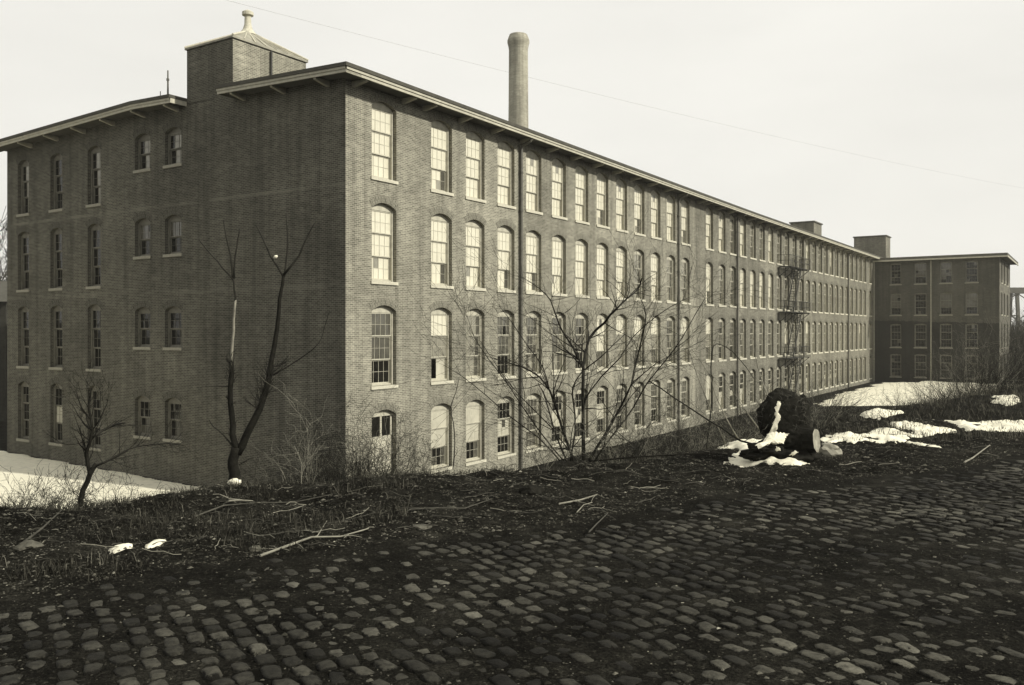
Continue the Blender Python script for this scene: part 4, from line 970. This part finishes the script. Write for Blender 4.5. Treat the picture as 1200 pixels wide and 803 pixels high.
# ------------------------------------------------------------------ uprooted stump
YK = 11.35
b = at(922, 545, YK); stump = empty('tree_stump', (b.x, b.y, ground(b.x, b.y)), 'uprooted black tree stump with upright root plate and snow on it', 'stump')
def blob(name, cen, rx, ry, rz, seed, mat, parent, amp=.35, sub=4, fr=2.2, rot=0, ridge=0):
    bmx = bmesh.new(); bmesh.ops.create_icosphere(bmx, subdivisions=sub, radius=1)
    for v in bmx.verts:
        c = v.co.copy(); n_ = 1+amp*noise.noise(c*fr+V(seed, 0, 0))+amp*.5*noise.noise(c*fr*3+V(0, seed, 0))
        if ridge: n_ += ridge*abs(noise.noise(V(math.atan2(c.z, c.x)*3, c.y*1., seed)))
        c = V(c.x*rx*n_, c.y*ry*n_, c.z*rz*n_); c.rotate(__import__('mathutils').Euler((0, 0, rot))); v.co = c+cen
    base = parent_world(parent)
    me = bpy.data.meshes.new(name)
    for v in bmx.verts: v.co -= base
    bmx.to_mesh(me); bmx.free(); me.materials.append(M[mat]); me.polygons.foreach_set('use_smooth', [True]*len(me.polygons))
    o = bpy.data.objects.new(name, me); COL.objects.link(o); o.parent = parent; return o
blob('snow_clump', at(275, 565, YT-.1), .075, .05, .035, 40, 'snow', blob_later, .4, 3, 2.5)
rg = random.Random(90)
blob('log', at(931, 517, YK+.02), .31, .22, .22, 31, 'bark_dark', stump, .22, 5, 2.0, -.15)
m = MB(); c = at(957, 516, YK-.22); dx = V(.74, -.66, .10).normalized(); s1 = dx.cross(V(0, 0, 1)).normalized(); s2 = s1.cross(dx)
N = 20
rr_ = [rg.uniform(.9, 1.08) for i in range(N)]
ringp = [c+s1*math.cos(2*math.pi*i/N)*.115*rr_[i]+s2*math.sin(2*math.pi*i/N)*.145*rr_[i] for i in range(N)]
for i in range(N): m.face([c-dx*.006, ringp[i]*1.0, ringp[(i+1) % N]])
m.build('sawn_end', 'wood_cut', stump)
m = MB(); NR = 7
rings = [[c-dx*(.30*(1-k/(NR-1)))+(p-c)*(1.02+.35*(1-k/(NR-1))**2+.10*noise.noise(p*9+V(k*.9, 0, 0))) for p in ringp] for k in range(NR)]
for k in range(NR-1):
    for i in range(N): j = (i+1) % N; m.face([rings[k][i], rings[k][j], rings[k+1][j], rings[k+1][i]])
m.build('butt', 'bark_dark', stump, smooth=True)
blob('root_plate', at(919, 489, YK+.08), .34, .19, .35, 4, 'bark_dark', stump, .15, 5, 1.9, .15, .05)
blob('root_mass', at(908, 530, YK+.05), .38, .26, .15, 9, 'bark_dark', stump, .3, 5, 2.4)
blob('root_mass', at(928, 534, YK-.05), .32, .22, .12, 12, 'bark_dark', stump, .3, 4, 2.4)
blob('root_mass', at(941, 480, YK+.12), .075, .08, .19, 15, 'bark_dark', stump, .3, 4, 2.4)
m = MB()
for k in range(90):                    # tangled fibres and broken roots
    a = rg.uniform(0, 6.283); rad_ = .32*math.sqrt(rg.random()); cc = at(919, 489, YK+.08)
    p = cc+V(math.cos(a)*rad_, -.17*math.sqrt(max(0.02, 1-(rad_/.36)**2)), math.sin(a)*rad_)
    grow(m, p, V(math.cos(a)+rg.gauss(0, .7), rg.uniform(-.5, .1), math.sin(a)+rg.gauss(0, .7)), rg.uniform(.06, .2), rg.uniform(.004, .012), 1, rg, 5, 1.0, -.4, (1, 3), .9, .2)
for k in range(16):
    p = at(rg.uniform(885, 955), rg.uniform(524, 540), YK-.1); grow(m, p, V(rg.uniform(-1, 1), rg.uniform(-.8, 0), rg.uniform(-.5, .1)), rg.uniform(.1, .22), rg.uniform(.008, .018), 1, rg, 6, .8, -.5, (1, 2), .8, .2)
o = m.build('root', 'bark_mid', stump, smooth=True); o['kind'] = 'stuff'
def snowlay(name, outline, Y0, slope, thick, seed):
    """a ragged plate of snow clinging to a leaning surface: outline in the plane of the plate, real thickness"""
    P = [at(x, y, Y0+(y-500)*slope) for x, y in outline]; cen = sum(P, V(0, 0, 0))/len(P); n = len(P); m = MB(); out = []
    for i in range(n):
        a, b_2 = P[i], P[(i+1) % n]
        for k in range(9):
            q = a.lerp(b_2, k/9); q = q+V(noise.noise(q*14+V(seed, 0, 0)), 0, noise.noise(q*14+V(0, seed, 0)))*.03+V(noise.noise(q*45+V(seed, 0, 0)), 0, noise.noise(q*45+V(0, seed, 0)))*.022; out.append(q)
    N_ = len(out); f = V(0, -thick, thick*.3)
    ins = [q.lerp(cen, .22)+f*.8 for q in out]; ins2 = [q.lerp(cen, .6)+f for q in out]
    for i in range(N_):
        j = (i+1) % N_; m.face([out[i], out[j], ins[j], ins[i]]); m.face([ins[i], ins[j], ins2[j], ins2[i]]); m.face([ins2[i], ins2[j], cen+f*1.05])
    return m.build(name, 'snow', stump, smooth=True)
snowlay('snow_strip', [(910, 471), (915, 470), (914, 474), (912, 480), (914, 488), (912, 496), (908, 507), (902, 508), (906, 499), (908, 492), (909, 484), (910, 477)], YK-.13, -.0, .02, 3)
snowlay('snow_strip', [(901, 507), (912, 506), (925, 508), (921, 512), (919, 518), (912, 522), (905, 519), (897, 523), (888, 527), (887, 523), (896, 516)], YK-.24, -.010, .035, 5)
snowlay('snow_strip', [(908, 524), (914, 524), (913, 529), (908, 528)], YK-.30, 0, .015, 7)
snowlay('snow_strip', [(924, 533), (933, 528), (936, 530), (930, 534)], YK-.36, 0, .015, 9)
# ------------------------------------------------------------------ overhead wire
m = MB(); A_, B_ = at(180, -22, 24), at(1290, 236, 62); pts = []
for i in range(61):
    f = i/60; p = A_.lerp(B_, f); p.z -= .5*4*f*(1-f); pts.append(p)
m.tube(pts, .0028, 4); o = m.build('overhead_wire', 'pipe_pale'); tag(o, 'thin overhead wire crossing the sky in front of the chimney', 'wire')

# ------------------------------------------------------------------ distance: trestle, trees, shed
yz = 235
tb = at(1193, 388, yz); tres = empty('railway_trestle', (tb.x, tb.y, ground(tb.x, tb.y, False)), 'distant steel railway trestle beyond the far wing', 'trestle')
m = MB(); zt = (CY-337)/F*yz+EYE; xa, xb = at(1120, 0, yz).x, at(1420, 0, yz).x
m.box((xa, yz, zt-1.5), (xb-xa, 0, 0), (0, 4, 0), (0, 0, 1.5)); m.build('deck', 'trestle_steel', tres)
for px in (1146, 1193, 1240, 1287, 1334, 1381):
    m = MB(); x = at(px, 0, yz).x
    for dy in (.5, 3.5): m.bar((x, yz+dy+(1.5 if dy > 2 else -1.5), hz(-7)), (x, yz+dy, zt-1.5), .75)
    for f in (.3, .6, .9): z = hz(-7)+(zt-hz(-7))*f; m.bar((x, yz-.6, z), (x, yz+4.6, z), .3)
    m.build('pier', 'trestle_steel', tres)
m = MB()
for i in range(5):
    p0, p1 = at((1146, 1193, 1240, 1287, 1334)[i], 0, yz).x, at((1193, 1240, 1287, 1334, 1381)[i], 0, yz).x
    m.bar((p0, yz+.2, hz(3)), (p1, yz+.2, zt-1.6), .22); m.bar((p1, yz+.2, hz(3)), (p0, yz+.2, zt-1.6), .22)
m.build('bracing', 'trestle_steel', tres)
def bare_tree(x, Y, h, seed, label, group='bare trees beyond the mill', sink=0):
    rg = random.Random(seed); p = at(x, CY, Y); gz = ground(p.x, p.y, False); r = empty('bare_tree', (p.x, p.y, gz), label, 'tree', group)
    m = MB(); pts = [V(p.x+rg.gauss(0, .1), p.y, gz-.3+h*.5*i/4) for i in range(5)]; rd = [h*.022*(1-.15*i) for i in range(5)]
    m.tube(pts, rd, 7); m.build('trunk', 'twig_far', r)
    m = MB()
    for k in range(17):
        j = rg.randint(1, 4); a = rg.uniform(0, 6.283)
        grow(m, pts[j], V(math.cos(a)*.8, math.sin(a)*.8, rg.uniform(.5, 1.3)), h*rg.uniform(.35, .6), h*.010, 3, rg, 4, .3, .12, (3, 5), .6, .3, 5, 1., 0, .02)
    m.build('crown', 'twig_far', r)
for i, (x, Y, h, s, d) in enumerate([(1188, 120, 6.5, 1, 'close behind the wing corner'), (1199, 132, 7, 2, 'at the right edge below the trestle'), (1210, 118, 6.5, 3, 'cut by the right edge of the picture'),
     (1190, 180, 9, 4, 'farther off under the trestle deck'), (1205, 190, 9, 5, 'farthest off at the right edge')]):
    bare_tree(x, Y, h, s, 'hazy bare tree '+d)
bare_tree(1, 95, 17, 11, 'pale hazy bare tree at the left edge of the picture'); bare_tree(-6, 80, 14, 12, 'second bare tree cut by the left edge of the picture')
# distant wooded rise: nobody could count it
rg = random.Random(99); m = MB()
for k in range(620):
    if k < 420: x, Y = rg.uniform(1130, 1420), rg.uniform(170, 330)
    else: x, Y = rg.uniform(-160, 14), rg.uniform(150, 260)
    p = at(x, CY, Y); z = ground(p.x, p.y, False); h = rg.uniform(5, 9)
    for j in range(14):
        a = rg.uniform(0, 6.283); q = V(p.x+rg.gauss(0, 1.6), p.y+rg.gauss(0, 1.6), z-.5); e = q+V(math.cos(a)*rg.uniform(0, 2), math.sin(a)*rg.uniform(0, 2), h*rg.uniform(.5, 1)); m.tube([q, q.lerp(e, .5)+V(rg.gauss(0, .3), 0, 0), e], [.16, .1, .05], 3, cap=False)
o = m.build('woodland', 'twig_far'); tag(o, 'far scrubby woodland on the low hills', 'woodland', kind='stuff')
# dark shed beyond the left end of the mill
b = at(-10, 500, 62); shed = empty('shed', (b.x, b.y, ground(b.x, b.y, False)), 'dark timber shed behind the far left corner of the mill', 'shed')
m = MB(); g0 = ground(b.x, b.y, False)-.4; xr, xl = at(7, 0, 62).x, at(-60, 0, 62).x; zt = (CY-352)/F*62+EYE
m.box((xl, 62, g0), (xr-xl, 0, 0), (0, 9, 0), (0, 0, zt-g0)); m.build('wall', 'shed_wood', shed)
m = MB(); zr = zt+1.6; ov = .4
m.face([(xl-ov, 61.6, zt-.1), (xr+ov, 61.6, zt-.1), (xr+ov, 66.5, zr), (xl-ov, 66.5, zr)]); m.face([(xl-ov, 66.5, zr), (xr+ov, 66.5, zr), (xr+ov, 71.4, zt-.1), (xl-ov, 71.4, zt-.1)])
m.face([(xr, 62, zt), (xr, 71, zt), (xr, 66.5, zr-.1)]); m.build('roof', 'tar_roof', shed)
m = MB(); m.box((xr-1.5, 61.93, zt-3.1), (.9, 0, 0), (0, .06, 0), (0, 0, 1.5)); m.build('window', 'glass_dark', shed)

# ------------------------------------------------------------------ light, air, camera
DEL = math.radians(11); S = (-W)*math.cos(DEL)+U*math.sin(DEL); EL = math.radians(32)
w = bpy.data.worlds.new('World'); sc.world = w; w.use_nodes = True; nt = w.node_tree; bg = nt.nodes['Background']
sky = nt.nodes.new('ShaderNodeTexSky'); sky.sky_type = 'NISHITA'; sky.sun_disc = False; sky.sun_elevation = EL; sky.sun_rotation = math.atan2(S.x, S.y)
sky.air_density = 1.5; sky.dust_density = 6; sky.ozone_density = 1
bw = nt.nodes.new('ShaderNodeRGBToBW'); nt.links.new(sky.outputs[0], bw.inputs[0])
mr = nt.nodes.new('ShaderNodeMapRange'); mr.inputs['From Min'].default_value = 0; mr.inputs['From Max'].default_value = 14
mr.inputs['To Min'].default_value = 8.9; mr.inputs['To Max'].default_value = 10.0; mr.clamp = True; nt.links.new(bw.outputs[0], mr.inputs['Value'])
tn = nt.nodes.new('ShaderNodeVectorMath'); tn.operation = 'SCALE'; tn.inputs[0].default_value = (1.0, .985, .925); nt.links.new(mr.outputs[0], tn.inputs['Scale'])
tcw = nt.nodes.new('ShaderNodeTexCoord'); mpw = nt.nodes.new('ShaderNodeMapping'); mpw.inputs['Scale'].default_value = (1, 1, 3); nt.links.new(tcw.outputs['Generated'], mpw.inputs['Vector'])
nw = nt.nodes.new('ShaderNodeTexNoise'); nw.inputs['Scale'].default_value = 2.2; nw.inputs['Detail'].default_value = 5; nt.links.new(mpw.outputs[0], nw.inputs['Vector'])
mw = nt.nodes.new('ShaderNodeMapRange'); mw.inputs['From Min'].default_value = .3; mw.inputs['From Max'].default_value = .7; mw.inputs['To Min'].default_value = .93; mw.inputs['To Max'].default_value = 1.05; nt.links.new(nw.outputs['Fac'], mw.inputs['Value'])
t2 = nt.nodes.new('ShaderNodeVectorMath'); t2.operation = 'SCALE'; nt.links.new(tn.outputs[0], t2.inputs[0]); nt.links.new(mw.outputs[0], t2.inputs['Scale']); tn = t2
nt.links.new(tn.outputs[0], bg.inputs['Color']); bg.inputs['Strength'].default_value = .1
sl = bpy.data.lights.new('sun', 'SUN'); sl.energy = 4.8; sl.angle = math.radians(.9); sl.color = (1, .965, .86)
so = bpy.data.objects.new('sun', sl); COL.objects.link(so)
Sd = V(S.x*math.cos(EL), S.y*math.cos(EL), math.sin(EL)); so.rotation_euler = Sd.to_track_quat('Z', 'Y').to_euler(); so.location = (40, -10, 60)
# haze
m = MB(); m.box((-670, -670, -14), (1340, 0, 0), (0, 1340, 0), (0, 0, 60)); 
hm = bpy.data.materials.new('haze'); hm.use_nodes = True; hn = hm.node_tree; hn.nodes.clear(); out = hn.nodes.new('ShaderNodeOutputMaterial'); pv = hn.nodes.new('ShaderNodeVolumePrincipled')
pv.inputs['Color'].default_value = (.95, .93, .84, 1); pv.inputs['Density'].default_value = .0004; pv.inputs['Anisotropy'].default_value = .2
hn.links.new(pv.outputs[0], out.inputs['Volume']); MATS['haze'] = hm
o = m.build('haze', 'haze'); tag(o, 'thin pale haze filling the air', 'haze', kind='stuff')
zmin = min(v[2] for v in vv_); zmax = max(v[2] for v in vv_); print('terrain z', zmin, zmax)

cam = bpy.data.cameras.new('camera'); co = bpy.data.objects.new('camera', cam); COL.objects.link(co); co.location = (0, 0, EYE); co.rotation_euler = (math.radians(90), 0, 0)
cam.sensor_width = 36; cam.lens = F*36/1200; cam.shift_x = (600-CX)/1200; cam.shift_y = -(401.5-CY)/1200; cam.clip_start = .1; cam.clip_end = 3000
sc.camera = co
sc.view_settings.view_transform = 'Standard'; sc.view_settings.look = 'None'; sc.view_settings.exposure = 0; sc.view_settings.gamma = 1
sc.cycles.use_denoising = True; sc.cycles.max_bounces = 5; sc.cycles.volume_bounces = 0
sc.render.film_transparent = False
